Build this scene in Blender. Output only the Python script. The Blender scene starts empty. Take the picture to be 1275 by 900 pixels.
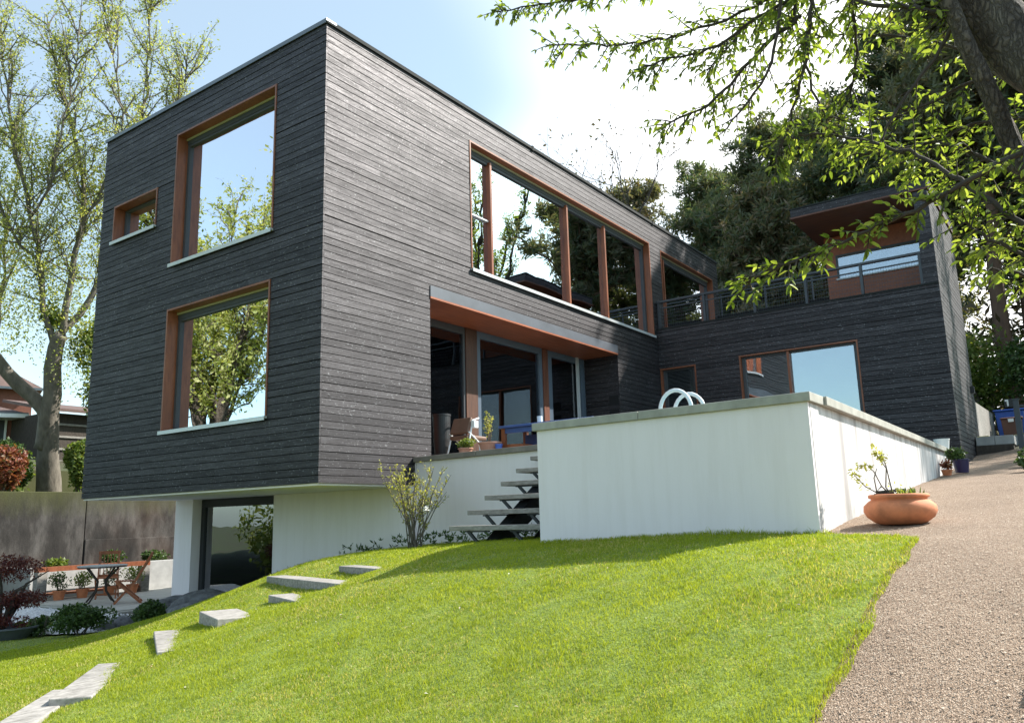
import bpy, math, random
import numpy as np
from mathutils import Vector, Matrix

SC = bpy.context.scene
COL = SC.collection
RAD = math.radians

# ---------------------------------------------------------------- camera
cam_d = bpy.data.cameras.new("camera")
cam_d.sensor_width = 36.0
cam_d.lens = 36.0 * 997.16 / 1275.0
cam_d.clip_start = 0.05
cam_d.clip_end = 3000
cam = bpy.data.objects.new("camera", cam_d)
COL.objects.link(cam)
CAM = Vector((-6.5855, -7.6238, -0.4532))
_y, _p, _r = RAD(35.4814), RAD(10.9124), RAD(-1.5861)
_f = Vector((math.cos(_y) * math.cos(_p), math.sin(_y) * math.cos(_p), math.sin(_p)))
_rt = Vector((math.sin(_y), -math.cos(_y), 0))
_u = _rt.cross(_f)
_r2 = math.cos(_r) * _rt + math.sin(_r) * _u
_u2 = -math.sin(_r) * _rt + math.cos(_r) * _u
M = Matrix((_r2, _u2, -_f)).transposed().to_4x4()
M.translation = CAM
cam.matrix_world = M
SC.camera = cam

# ---------------------------------------------------------------- light, sky, exposure
SUN_EL, SUN_AZ = RAD(40.8), math.atan2(1.0, -0.75)      # azimuth clockwise from +Y
sd = Vector((math.sin(SUN_AZ) * math.cos(SUN_EL), math.cos(SUN_AZ) * math.cos(SUN_EL), math.sin(SUN_EL)))
sun_d = bpy.data.lights.new("sun", 'SUN')
sun_d.energy = 5.0
sun_d.angle = RAD(0.53)
sun_d.color = (1.0, 0.955, 0.88)
sun = bpy.data.objects.new("sun", sun_d)
sun.rotation_euler = sd.to_track_quat('Z', 'Y').to_euler()
sun.location = (0, 0, 30)
COL.objects.link(sun)

world = bpy.data.worlds.new("World")
SC.world = world
world.use_nodes = True
nt = world.node_tree
nt.nodes.clear()
def N(t, kind, **kw):
    n = t.nodes.new(kind)
    for k, v in kw.items():
        if k.startswith('i_'):
            n.inputs[k[2:].replace('_', ' ')].default_value = v
        else:
            setattr(n, k, v)
    return n
sky = N(nt, 'ShaderNodeTexSky', sky_type='NISHITA', sun_disc=False, sun_elevation=SUN_EL, sun_rotation=SUN_AZ,
        altitude=150, air_density=1.0, dust_density=1.6, ozone_density=1.6)
tc = N(nt, 'ShaderNodeTexCoord')
mp = N(nt, 'ShaderNodeMapping')
mp.inputs['Scale'].default_value = (1.0, 1.0, 2.2)
nz = N(nt, 'ShaderNodeTexNoise')
nz.inputs['Scale'].default_value = 1.1
nz.inputs['Detail'].default_value = 2.5
nz.inputs['Roughness'].default_value = 0.5
dotn = N(nt, 'ShaderNodeVectorMath', operation='DOT_PRODUCT')
dotn.inputs[1].default_value = Vector((math.cos(RAD(8)), math.sin(RAD(8)), 0.45)).normalized()
mr = N(nt, 'ShaderNodeMapRange')
mr.inputs['From Min'].default_value = 0.75
mr.inputs['From Max'].default_value = 1.0
mr.inputs['To Min'].default_value = -0.16
mr.inputs['To Max'].default_value = 0.34
add = N(nt, 'ShaderNodeMath', operation='ADD')
mr2 = N(nt, 'ShaderNodeMapRange', interpolation_type='SMOOTHSTEP')
mr2.inputs['To Min'].default_value = 0.18
mr2.inputs['From Min'].default_value = 0.46
mr2.inputs['From Max'].default_value = 0.84
mix = N(nt, 'ShaderNodeMixRGB')
mix.inputs[2].default_value = (9.6, 9.6, 9.6, 1)
tint = N(nt, 'ShaderNodeMixRGB', blend_type='MULTIPLY')
tint.inputs[0].default_value = 1.0
tint.inputs[2].default_value = (0.78, 1.09, 1.02, 1)
bg = N(nt, 'ShaderNodeBackground')
bg.inputs['Strength'].default_value = 0.115
wo = N(nt, 'ShaderNodeOutputWorld')
L = nt.links.new
L(tc.outputs['Generated'], mp.inputs['Vector']); L(mp.outputs[0], nz.inputs['Vector'])
L(tc.outputs['Generated'], dotn.inputs[0]); L(dotn.outputs['Value'], mr.inputs['Value'])
L(nz.outputs[0], add.inputs[0]); L(mr.outputs[0], add.inputs[1]); L(add.outputs[0], mr2.inputs['Value'])
L(sky.outputs[0], tint.inputs[1]); L(tint.outputs[0], mix.inputs[1]); L(mr2.outputs[0], mix.inputs[0])
L(mix.outputs[0], bg.inputs['Color']); L(bg.outputs[0], wo.inputs['Surface'])

SC.view_settings.view_transform = 'Standard'
SC.view_settings.look = 'None'
SC.view_settings.exposure = 1.0
SC.view_settings.gamma = 1.0
SC.cycles.max_bounces = 8
SC.cycles.transparent_max_bounces = 16

rng = np.random.default_rng(7)
random.seed(7)

# ---------------------------------------------------------------- materials
def mat(name):
    m = bpy.data.materials.new(name)
    m.use_nodes = True
    t = m.node_tree
    b = t.nodes['Principled BSDF']
    return m, t, b, t.links.new
def ramp(t, stops, interp='LINEAR'):
    n = t.nodes.new('ShaderNodeValToRGB')
    n.color_ramp.interpolation = interp
    e = n.color_ramp.elements
    while len(e) < len(stops): e.new(0.5)
    for i, (p, c) in enumerate(stops):
        e[i].position = p
        e[i].color = (*c, 1) if len(c) == 3 else c
    return n
def noise(t, scale, detail=4, rough=.55, vec=None, sc=None):
    n = t.nodes.new('ShaderNodeTexNoise')
    n.inputs['Scale'].default_value = scale; n.inputs['Detail'].default_value = detail; n.inputs['Roughness'].default_value = rough
    if vec is not None:
        if sc is not None:
            m = t.nodes.new('ShaderNodeMapping'); m.inputs['Scale'].default_value = sc
            t.links.new(vec, m.inputs['Vector']); vec = m.outputs[0]
        t.links.new(vec, n.inputs['Vector'])
    return n
def bump(t, b, height, strength=.3, dist=.01):
    n = t.nodes.new('ShaderNodeBump'); n.inputs['Strength'].default_value = strength; n.inputs['Distance'].default_value = dist
    t.links.new(height, n.inputs['Height']); t.links.new(n.outputs[0], b.inputs['Normal']); return n
def geo(t): return t.nodes.new('ShaderNodeNewGeometry').outputs['Position']
def mixc(t, f, a, b, blend='MIX'):
    n = t.nodes.new('ShaderNodeMixRGB'); n.blend_type = blend
    for i, x in ((0, f), (1, a), (2, b)):
        if hasattr(x, 'is_linked') or hasattr(x, 'node'): t.links.new(x, n.inputs[i])
        elif i == 0: n.inputs[0].default_value = x
        else: n.inputs[i].default_value = (*x, 1)
    return n.outputs[0]
def math_(t, op, a, b=None):
    n = t.nodes.new('ShaderNodeMath'); n.operation = op
    for i, x in ((0, a), (1, b)):
        if x is None: continue
        if isinstance(x, (int, float)): n.inputs[i].default_value = x
        else: t.links.new(x, n.inputs[i])
    return n.outputs[0]

def simple(name, col, rough=.6, var=.15, scale=8, bmp=.15, metal=0, spec=.5, sc=None, dist=.005):
    m, t, b, l = mat(name)
    p = geo(t)
    n = noise(t, scale, 5, .6, p, sc)
    r = ramp(t, [(.25, tuple(c * (1 - var) for c in col)), (.75, tuple(min(1, c * (1 + var)) for c in col))])
    l(n.outputs[0], r.inputs[0]); l(r.outputs[0], b.inputs['Base Color'])
    b.inputs['Roughness'].default_value = rough; b.inputs['Metallic'].default_value = metal
    b.inputs['Specular IOR Level'].default_value = spec
    if bmp: bump(t, b, n.outputs[0], bmp, dist)
    return m

def plank_mat(name, use_attr, along):
    m, t, b, l = mat(name)
    p = geo(t)
    if use_attr:
        a = t.nodes.new('ShaderNodeAttribute'); a.attribute_name = 'rnd'; rnd = a.outputs['Fac']
    else:
        rnd = t.nodes.new('ShaderNodeObjectInfo').outputs['Random']
    # offset the grain per board
    comb = t.nodes.new('ShaderNodeCombineXYZ')
    for i in range(3): l(math_(t, 'MULTIPLY', rnd, 37.0 + i * 11), comb.inputs[i])
    va = t.nodes.new('ShaderNodeVectorMath'); va.operation = 'ADD'; l(p, va.inputs[0]); l(comb.outputs[0], va.inputs[1])
    v = va.outputs[0]
    s = {'x': (1.2, 1, 22), 'y': (1, 1.2, 22)}[along]
    grain = noise(t, 2.2, 6, .65, v, s)
    s2 = {'x': (6, 1, 26), 'y': (1, 6, 26)}[along]
    fine = noise(t, 3.0, 6, .8, v, s2)
    blot = noise(t, 1.6, 3, .5, v)
    g = math_(t, 'ADD', math_(t, 'MULTIPLY', grain.outputs[0], .55), math_(t, 'MULTIPLY', fine.outputs[0], .45))
    c1 = ramp(t, [(.34, (.005, .0044, .005)), (.5, (.009, .008, .0095)), (.62, (.019, .017, .020))]); l(g, c1.inputs[0])
    tone = ramp(t, [(0, (.80, .80, .82)), (.5, (1, 1, 1)), (1, (1.18, 1.17, 1.17))]); l(rnd, tone.inputs[0])
    c = mixc(t, 1, c1.outputs[0], tone.outputs[0], 'MULTIPLY')
    # resin knots and weathered flecks
    kn = t.nodes.new('ShaderNodeTexVoronoi'); kn.inputs['Scale'].default_value = 2.6
    mpp = t.nodes.new('ShaderNodeMapping'); mpp.inputs['Scale'].default_value = {'x': (1, 1, 2.6), 'y': (1, 1, 2.6)}[along]
    l(v, mpp.inputs['Vector']); l(mpp.outputs[0], kn.inputs['Vector'])
    kr = ramp(t, [(.035, (1, 1, 1)), (.075, (0, 0, 0))]); l(kn.outputs['Distance'], kr.inputs[0])
    c = mixc(t, kr.outputs[0], c, (.012, .011, .012))
    fl = noise(t, 26, 2, .5, v, {'x': (1, 1, 2), 'y': (1, 1, 2)}[along])
    fr = ramp(t, [(.64, (0, 0, 0)), (.72, (1, 1, 1))]); l(fl.outputs[0], fr.inputs[0])
    ff = math_(t, 'MULTIPLY', fr.outputs[0], .55)
    c = mixc(t, ff, c, (.30, .30, .31))
    bl = ramp(t, [(.3, (.8, .8, .8)), (.7, (1.2, 1.2, 1.2))]); l(blot.outputs[0], bl.inputs[0])
    c = mixc(t, 1, c, bl.outputs[0], 'MULTIPLY')
    l(c, b.inputs['Base Color'])
    rr = ramp(t, [(.40, (.68, .68, .68)), (.60, (.54, .54, .54))]); l(g, rr.inputs[0]); l(rr.outputs[0], b.inputs['Roughness'])
    b.inputs['IOR'].default_value = 1.70
    sr = ramp(t, [(.38, (.32, .32, .32)), (.50, (.46, .46, .46)), (.62, (.58, .57, .60))]); l(g, sr.inputs[0])
    kk = mixc(t, kr.outputs[0], mixc(t, 1, sr.outputs[0], tone.outputs[0], 'MULTIPLY'), (.12, .12, .12)); l(kk, b.inputs['Specular IOR Level'])
    b.inputs['Specular Tint'].default_value = (1, .93, .97, 1)
    bump(t, b, g, .5, .005)
    return m
PL = {(False, 'x'): plank_mat('stained_boards_x', False, 'x'), (True, 'x'): plank_mat('stained_boards_x_joined', True, 'x'),
      (False, 'y'): plank_mat('stained_boards_y', False, 'y'), (True, 'y'): plank_mat('stained_boards_y_joined', True, 'y')}

def wood_mat(name, dark, light, rough=.45, axis=(1, 1, 14), scale=2.5):
    m, t, b, l = mat(name)
    p = geo(t)
    g = noise(t, scale, 6, .65, p, axis)
    g2 = noise(t, 1.3, 3, .5, p)
    r = ramp(t, [(.3, dark), (.7, light)]); l(g.outputs[0], r.inputs[0])
    r2 = ramp(t, [(.3, (.8, .8, .8)), (.7, (1.12, 1.12, 1.12))]); l(g2.outputs[0], r2.inputs[0])
    l(mixc(t, 1, r.outputs[0], r2.outputs[0], 'MULTIPLY'), b.inputs['Base Color'])
    b.inputs['Roughness'].default_value = rough
    bump(t, b, g.outputs[0], .25, .003)
    return m
M_ORANGE = wood_mat('larch_lining', (.18, .055, .025), (.31, .105, .048), .4, (9, 9, 1.2))
M_ORANGE_H = wood_mat('larch_soffit', (.24, .062, .025), (.38, .115, .045), .45, (1.2, 9, 9))
M_TEAK = wood_mat('teak', (.26, .075, .028), (.46, .16, .06), .5, (6, 6, 6))
M_GREYWOOD = wood_mat('weathered_timber', (.16, .145, .13), (.36, .335, .30), .8, (3, 3, 9), 4)
M_SLEEPER = wood_mat('sleeper_timber', (.17, .155, .14), (.42, .39, .36), .85, (2.5, 6, 9), 5)
M_COPING = simple('coping_stone', (.34, .33, .29), .8, .25, 6, .3)
M_TERR = simple('terrace_slab', (.22, .19, .165), .8, .25, 6, .3)
M_METAL = simple('grey_metal', (.055, .062, .075), .42, .1, 10, .05)
M_FRAME = simple('window_frame_grey', (.06, .062, .068), .45, .1, 10, .03)
M_STEEL = simple('lintel_steel', (.075, .085, .105), .5, .22, 3, .1)
M_FLASH = simple('roof_flashing', (.16, .175, .19), .35, .1, 3, .02, metal=.6)
M_FLASHD = simple('roof_flashing_dark', (.02, .022, .022), .9, .1, 3, .02)
M_SILL = simple('aluminium_sill', (.62, .63, .64), .35, .05, 4, .02, metal=.3)
M_CORE = simple('wall_core', (.012, .012, .013), .9, .1, 5, 0)
M_CHROME = simple('white_enamel_rail', (.78, .79, .80), .2, .03, 5, 0)
M_WHITEP = simple('white_plastic', (.8, .8, .78), .4, .03, 5, 0)
M_INT = simple('interior_plaster', (.66, .65, .62), .9, .04, 2, 0)
M_INTF = simple('interior_floor', (.16, .12, .09), .5, .1, 4, 0)
M_TERRA = simple('terracotta', (.54, .19, .085), .8, .3, 9, .35)
M_TERRAP = simple('pale_terracotta', (.52, .27, .19), .75, .12, 9, .1)
M_BLUE = simple('blue_paint', (.05, .10, .30), .45, .12, 8, .03)
M_BLUEL = simple('bright_blue', (.06, .14, .50), .4, .06, 8, 0)
M_PURPLE = simple('purple_glaze', (.03, .022, .08), .3, .15, 8, .02)
M_RED = simple('red_fabric', (.50, .03, .015), .6, .1, 8, .05)
M_BROWNP = simple('brown_plastic', (.12, .05, .035), .5, .1, 8, .02)
M_BLACKP = simple('black_plastic', (.02, .021, .024), .5, .1, 8, .02)
M_LEATHER = simple('brown_leather', (.16, .085, .055), .6, .15, 8, .05)
M_BLIND = simple('blind_box', (.05, .052, .05), .5, .1, 8, 0)
M_CREAM = simple('cream_strip', (.45, .42, .26), .6, .05, 8, 0)
M_SOIL = simple('soil', (.09, .06, .045), .95, .35, 14, .8, dist=.03)
def bark_mat():
    m, t, b, l = mat('bark')
    p = geo(t); n = noise(t, 5, 6, .7, p, (1, 1, .45)); v = t.nodes.new('ShaderNodeTexVoronoi'); v.feature = 'DISTANCE_TO_EDGE'; v.inputs['Scale'].default_value = 42
    mp_ = t.nodes.new('ShaderNodeMapping'); mp_.inputs['Scale'].default_value = (1, 1, .35); va = t.nodes.new('ShaderNodeVectorMath'); va.operation = 'ADD'
    sc_ = t.nodes.new('ShaderNodeVectorMath'); sc_.operation = 'SCALE'; sc_.inputs['Scale'].default_value = .12; l(n.outputs['Color'], sc_.inputs[0]); l(p, va.inputs[0]); l(sc_.outputs[0], va.inputs[1]); l(va.outputs[0], mp_.inputs['Vector']); l(mp_.outputs[0], v.inputs['Vector'])
    e = ramp(t, [(.0, (.45, .45, .45)), (.25, (1, 1, 1))]); l(v.outputs['Distance'], e.inputs[0])
    r = ramp(t, [(.3, (.055, .04, .03)), (.5, (.12, .095, .072)), (.7, (.22, .19, .15))]); l(n.outputs[0], r.inputs[0])
    l(mixc(t, 1, r.outputs[0], e.outputs[0], 'MULTIPLY'), b.inputs['Base Color']); b.inputs['Roughness'].default_value = .95
    bump(t, b, math_(t, 'ADD', math_(t, 'MULTIPLY', e.outputs[0], .6), math_(t, 'MULTIPLY', n.outputs[0], .6)), 1.0, .03); return m
M_BARK = bark_mat()
M_BARKL = simple('grey_bark', (.15, .13, .105), .9, .4, 9, .8, sc=(1, 1, .4), dist=.03)
M_BARKD = simple('dark_bark', (.055, .043, .034), .9, .4, 16, 1.0, sc=(1, 1, .4), dist=.02)
M_BARKP = simple('pine_bark', (.12, .07, .048), .9, .35, 6, .8, sc=(1, 1, .3), dist=.03)
M_TWIG = simple('twig_bark', (.13, .11, .085), .85, .2, 10, .1)
M_ROCK = simple('rock', (.15, .15, .16), .9, .6, 9, 1.0, dist=.06)
M_CONC = simple('pale_concrete', (.36, .36, .35), .85, .2, 5, .25)
M_BRICKR = simple('red_brown_render', (.20, .075, .05), .85, .2, 5, .1)
M_PAVE = simple('patio_paving', (.40, .385, .35), .85, .12, 7, .2)
M_ROOFT = wood_mat('roof_tiles', (.085, .05, .042), (.16, .10, .082), .8, (6, 1, 14), 3)
M_WHITEGRAVEL = simple('white_gravel', (.70, .70, .73), .9, .5, 22, 1.0, dist=.03)
M_YEL = simple('yellow_mat', (.55, .45, .05), .7, .1, 8, 0)
M_PETAL = simple('white_petal', (.85, .83, .80), .6, .03, 8, 0)

def plaster_mat():
    m, t, b, l = mat('white_render')
    p = geo(t)
    n1 = noise(t, .9, 5, .6, p, (1, 1, .5)); n2 = noise(t, 7, 5, .7, p, (1.2, 1.2, .12)); n3 = noise(t, 120, 2, .5, p)
    r = ramp(t, [(.3, (.82, .75, .76)), (.65, (.86, .785, .80))]); l(n1.outputs[0], r.inputs[0])
    r2 = ramp(t, [(.34, (.955, .95, .94)), (.55, (1, 1, 1))]); l(n2.outputs[0], r2.inputs[0])
    c = mixc(t, 1, r.outputs[0], r2.outputs[0], 'MULTIPLY')
    l(c, b.inputs['Base Color']); b.inputs['Roughness'].default_value = .9
    bump(t, b, n3.outputs[0], .25, .003)
    return m
M_PLASTER = plaster_mat()
def stained_shaded_plaster():
    """the long side wall: vertical grime runs deepened as painted dappled shade, and a mouldy patch low down"""
    m, t, b, l = mat('stained_shade_streaked_render')
    p = geo(t)
    n1 = noise(t, .9, 5, .6, p); n2 = noise(t, 2.2, 6, .7, p, (1.6, 1, .10)); n3 = noise(t, 120, 2, .5, p); n4 = noise(t, 3, 6, .75, p, (1, 1, .45))
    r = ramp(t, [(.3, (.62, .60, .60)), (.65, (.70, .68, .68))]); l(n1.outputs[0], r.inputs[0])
    r2 = ramp(t, [(.38, (.50, .48, .47)), (.58, (1, 1, 1))]); l(n2.outputs[0], r2.inputs[0])  # grime runs deepened to paint in streaks of dappled tree shade
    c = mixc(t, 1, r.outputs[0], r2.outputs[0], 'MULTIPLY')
    sx = t.nodes.new('ShaderNodeSeparateXYZ'); l(p, sx.inputs[0])
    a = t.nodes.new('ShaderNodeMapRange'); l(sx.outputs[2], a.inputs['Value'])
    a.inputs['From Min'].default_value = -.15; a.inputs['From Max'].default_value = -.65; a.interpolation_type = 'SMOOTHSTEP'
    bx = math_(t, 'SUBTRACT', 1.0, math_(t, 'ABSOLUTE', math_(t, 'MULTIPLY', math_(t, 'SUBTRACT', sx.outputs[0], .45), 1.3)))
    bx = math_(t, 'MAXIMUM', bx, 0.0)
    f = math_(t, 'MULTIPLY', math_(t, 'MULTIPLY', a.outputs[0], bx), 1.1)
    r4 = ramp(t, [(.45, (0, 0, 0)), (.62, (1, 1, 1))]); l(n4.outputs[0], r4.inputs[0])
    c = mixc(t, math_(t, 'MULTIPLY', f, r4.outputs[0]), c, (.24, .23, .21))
    l(c, b.inputs['Base Color']); b.inputs['Roughness'].default_value = .9
    bump(t, b, n3.outputs[0], .25, .003)
    return m
M_PLASTER_ST = stained_shaded_plaster()
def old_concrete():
    m, t, b, l = mat('old_stained_shaded_concrete')
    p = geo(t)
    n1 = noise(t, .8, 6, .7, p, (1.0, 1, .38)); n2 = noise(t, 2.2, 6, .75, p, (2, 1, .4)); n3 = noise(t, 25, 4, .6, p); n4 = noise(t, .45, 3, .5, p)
    r = ramp(t, [(.36, (.012, .011, .010)), (.47, (.035, .032, .030)), (.56, (.085, .080, .076)), (.70, (.15, .145, .14))]); l(n1.outputs[0], r.inputs[0])  # stained tones darkened further to paint in shade from house and trees
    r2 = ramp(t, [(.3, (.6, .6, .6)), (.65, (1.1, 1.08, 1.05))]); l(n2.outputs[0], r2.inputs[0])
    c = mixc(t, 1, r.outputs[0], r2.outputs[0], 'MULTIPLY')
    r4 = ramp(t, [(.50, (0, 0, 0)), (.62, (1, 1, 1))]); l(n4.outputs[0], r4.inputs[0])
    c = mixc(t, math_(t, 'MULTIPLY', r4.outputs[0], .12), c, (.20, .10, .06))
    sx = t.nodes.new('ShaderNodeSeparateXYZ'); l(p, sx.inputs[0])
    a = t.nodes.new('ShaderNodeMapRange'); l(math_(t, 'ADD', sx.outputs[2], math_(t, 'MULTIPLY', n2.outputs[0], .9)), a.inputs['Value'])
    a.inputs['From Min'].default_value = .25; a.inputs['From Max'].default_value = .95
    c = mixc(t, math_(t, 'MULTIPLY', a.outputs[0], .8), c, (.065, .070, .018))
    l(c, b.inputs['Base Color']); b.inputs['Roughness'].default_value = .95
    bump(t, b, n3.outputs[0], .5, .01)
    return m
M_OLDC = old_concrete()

def glass_mat(name, refl=.30, tint=(.75, .80, .80)):
    m = bpy.data.materials.new(name); m.use_nodes = True
    t = m.node_tree; t.nodes.clear(); l = t.links.new
    o = t.nodes.new('ShaderNodeOutputMaterial')
    tr = t.nodes.new('ShaderNodeBsdfTransparent'); tr.inputs[0].default_value = (*tint, 1)
    gl = t.nodes.new('ShaderNodeBsdfGlossy'); gl.inputs['Roughness'].default_value = 0.0; gl.inputs[0].default_value = (.93, .94, 1.0, 1)
    fr = t.nodes.new('ShaderNodeFresnel'); fr.inputs[0].default_value = 1.5
    f = math_(t, 'ADD', math_(t, 'MULTIPLY', fr.outputs[0], 1.6), refl)
    c = t.nodes.new('ShaderNodeClamp'); l(f, c.inputs[0])
    # slightly wavy panes
    n = noise(t, .8, 2, .5, geo(t)); bp = t.nodes.new('ShaderNodeBump'); bp.inputs['Strength'].default_value = .11; bp.inputs['Distance'].default_value = .05
    l(n.outputs[0], bp.inputs['Height']); l(bp.outputs[0], gl.inputs['Normal'])
    mx = t.nodes.new('ShaderNodeMixShader')
    l(c.outputs[0], mx.inputs[0]); l(tr.outputs[0], mx.inputs[1]); l(gl.outputs[0], mx.inputs[2]); l(mx.outputs[0], o.inputs[0])
    return m
M_GLASS = glass_mat('coated_window_glass', .58)
M_GLASSA = glass_mat('mirror_coated_glass', .80)
M_GLASS2 = glass_mat('door_glass', .05)
M_GLASS3 = glass_mat('solar_glass', .26)

def leaf_mat(name, cols, transl=.35, rough=.5, spec=.4):
    m = bpy.data.materials.new(name); m.use_nodes = True
    t = m.node_tree; b = t.nodes['Principled BSDF']; l = t.links.new; o = t.nodes['Material Output']
    a = t.nodes.new('ShaderNodeAttribute'); a.attribute_name = 'rnd'
    oi = t.nodes.new('ShaderNodeObjectInfo')
    v = math_(t, 'FRACT', math_(t, 'ADD', a.outputs['Fac'], math_(t, 'MULTIPLY', oi.outputs['Random'], .999)))
    r = ramp(t, [(i / (len(cols) - 1), c) for i, c in enumerate(cols)]); l(v, r.inputs[0])
    l(r.outputs[0], b.inputs['Base Color']); b.inputs['Roughness'].default_value = rough; b.inputs['Specular IOR Level'].default_value = spec
    if transl:
        tl = t.nodes.new('ShaderNodeBsdfTranslucent')
        c2 = mixc(t, 1, r.outputs[0], (1.5, 1.45, .6), 'MULTIPLY'); l(c2, tl.inputs[0])
        mx = t.nodes.new('ShaderNodeMixShader'); mx.inputs[0].default_value = transl
        l(b.outputs[0], mx.inputs[1]); l(tl.outputs[0], mx.inputs[2]); l(mx.outputs[0], o.inputs[0])
    return m
M_LEAF = leaf_mat('spring_leaves', [(.075, .12, .025), (.14, .20, .035), (.22, .29, .06), (.33, .38, .11)], .5)
M_LEAFW = leaf_mat('willow_leaves', [(.19, .24, .06), (.29, .34, .09), (.38, .41, .14), (.48, .48, .24)], .5)
M_PINE = leaf_mat('pine_needles', [(.075, .11, .07), (.11, .15, .09), (.155, .175, .11), (.21, .18, .135)], .38, .6, .3)
M_PINEB = leaf_mat('brownish_needles', [(.10, .12, .075), (.14, .155, .095), (.19, .17, .115), (.24, .18, .13)], .35, .6, .3)
M_SHRUB = leaf_mat('shrub_leaves', [(.025, .055, .015), (.045, .09, .02), (.07, .12, .03), (.10, .15, .04)], .25)
M_SHRUBL = leaf_mat('light_shrub_leaves', [(.07, .12, .02), (.11, .17, .03), (.17, .22, .05), (.24, .27, .07)], .4)
M_MAPLE = leaf_mat('red_maple_leaves', [(.05, .010, .012), (.085, .016, .018), (.12, .028, .025), (.16, .05, .03)], .35)
M_REDSHRUB = leaf_mat('orange_red_leaves', [(.12, .03, .02), (.20, .06, .04), (.28, .11, .06), (.10, .09, .03)], .3)
M_YELSHRUB = leaf_mat('yellow_green_leaves', [(.26, .28, .07), (.38, .38, .10), (.48, .45, .16), (.34, .36, .09)], .4)
M_DRY = leaf_mat('bare_brush', [(.09, .065, .045), (.14, .105, .08), (.2, .165, .135), (.08, .10, .05)], .2)
M_GRASS = leaf_mat('grass_blades', [(.18, .235, .022), (.28, .335, .028), (.38, .41, .04), (.47, .45, .08), (.55, .45, .22)], .45, .5, .3)

def lawn_mat():
    m, t, b, l = mat('lawn_turf')
    p = geo(t); n = noise(t, 5, 6, .7, p); n2 = noise(t, 60, 3, .6, p)
    r = ramp(t, [(.3, (.12, .17, .025)), (.55, (.20, .26, .035)), (.75, (.30, .29, .08))]); l(n.outputs[0], r.inputs[0])
    l(r.outputs[0], b.inputs['Base Color']); b.inputs['Roughness'].default_value = .95; bump(t, b, n2.outputs[0], .8, .02); return m
M_LAWN = lawn_mat()
def path_mat():
    m, t, b, l = mat('fine_gravel')
    p = geo(t)
    v = t.nodes.new('ShaderNodeTexVoronoi'); v.inputs['Scale'].default_value = 170; l(p, v.inputs['Vector'])
    sp = t.nodes.new('ShaderNodeSeparateColor'); l(v.outputs['Color'], sp.inputs[0])
    r = ramp(t, [(0, (.21, .14, .092)), (.45, (.31, .215, .148)), (.8, (.38, .275, .20)), (1, (.52, .42, .33))]); l(sp.outputs[0], r.inputs[0])
    n = noise(t, 1.4, 5, .6, p); r2 = ramp(t, [(.3, (.80, .78, .76)), (.7, (1.12, 1.12, 1.12))]); l(n.outputs[0], r2.inputs[0])
    l(mixc(t, 1, r.outputs[0], r2.outputs[0], 'MULTIPLY'), b.inputs['Base Color'])
    b.inputs['Roughness'].default_value = .92
    bump(t, b, v.outputs['Distance'], .9, .012)
    return m
M_PATH = path_mat()
def ground_mat():
    m, t, b, l = mat('earth_ground')
    p = geo(t); n = noise(t, .35, 6, .65, p); n2 = noise(t, 9, 5, .7, p)
    r = ramp(t, [(.35, (.055, .045, .03)), (.55, (.05, .075, .022)), (.7, (.08, .11, .03))]); l(n.outputs[0], r.inputs[0])
    l(r.outputs[0], b.inputs['Base Color']); b.inputs['Roughness'].default_value = .95; bump(t, b, n2.outputs[0], .8, .05); return m
M_GROUND = ground_mat()
def water_mat():
    m, t, b, l = mat('pool_water')
    b.inputs['Base Color'].default_value = (.03, .22, .28, 1); b.inputs['Roughness'].default_value = .04
    n = noise(t, 6, 3, .5, geo(t)); bump(t, b, n.outputs[0], .15, .02); return m
M_WATER = water_mat()
M_PEB = leaf_mat('pebbles', [(.20, .135, .09), (.29, .20, .14), (.36, .26, .19), (.54, .45, .36)], 0, .85, .3)

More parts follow.
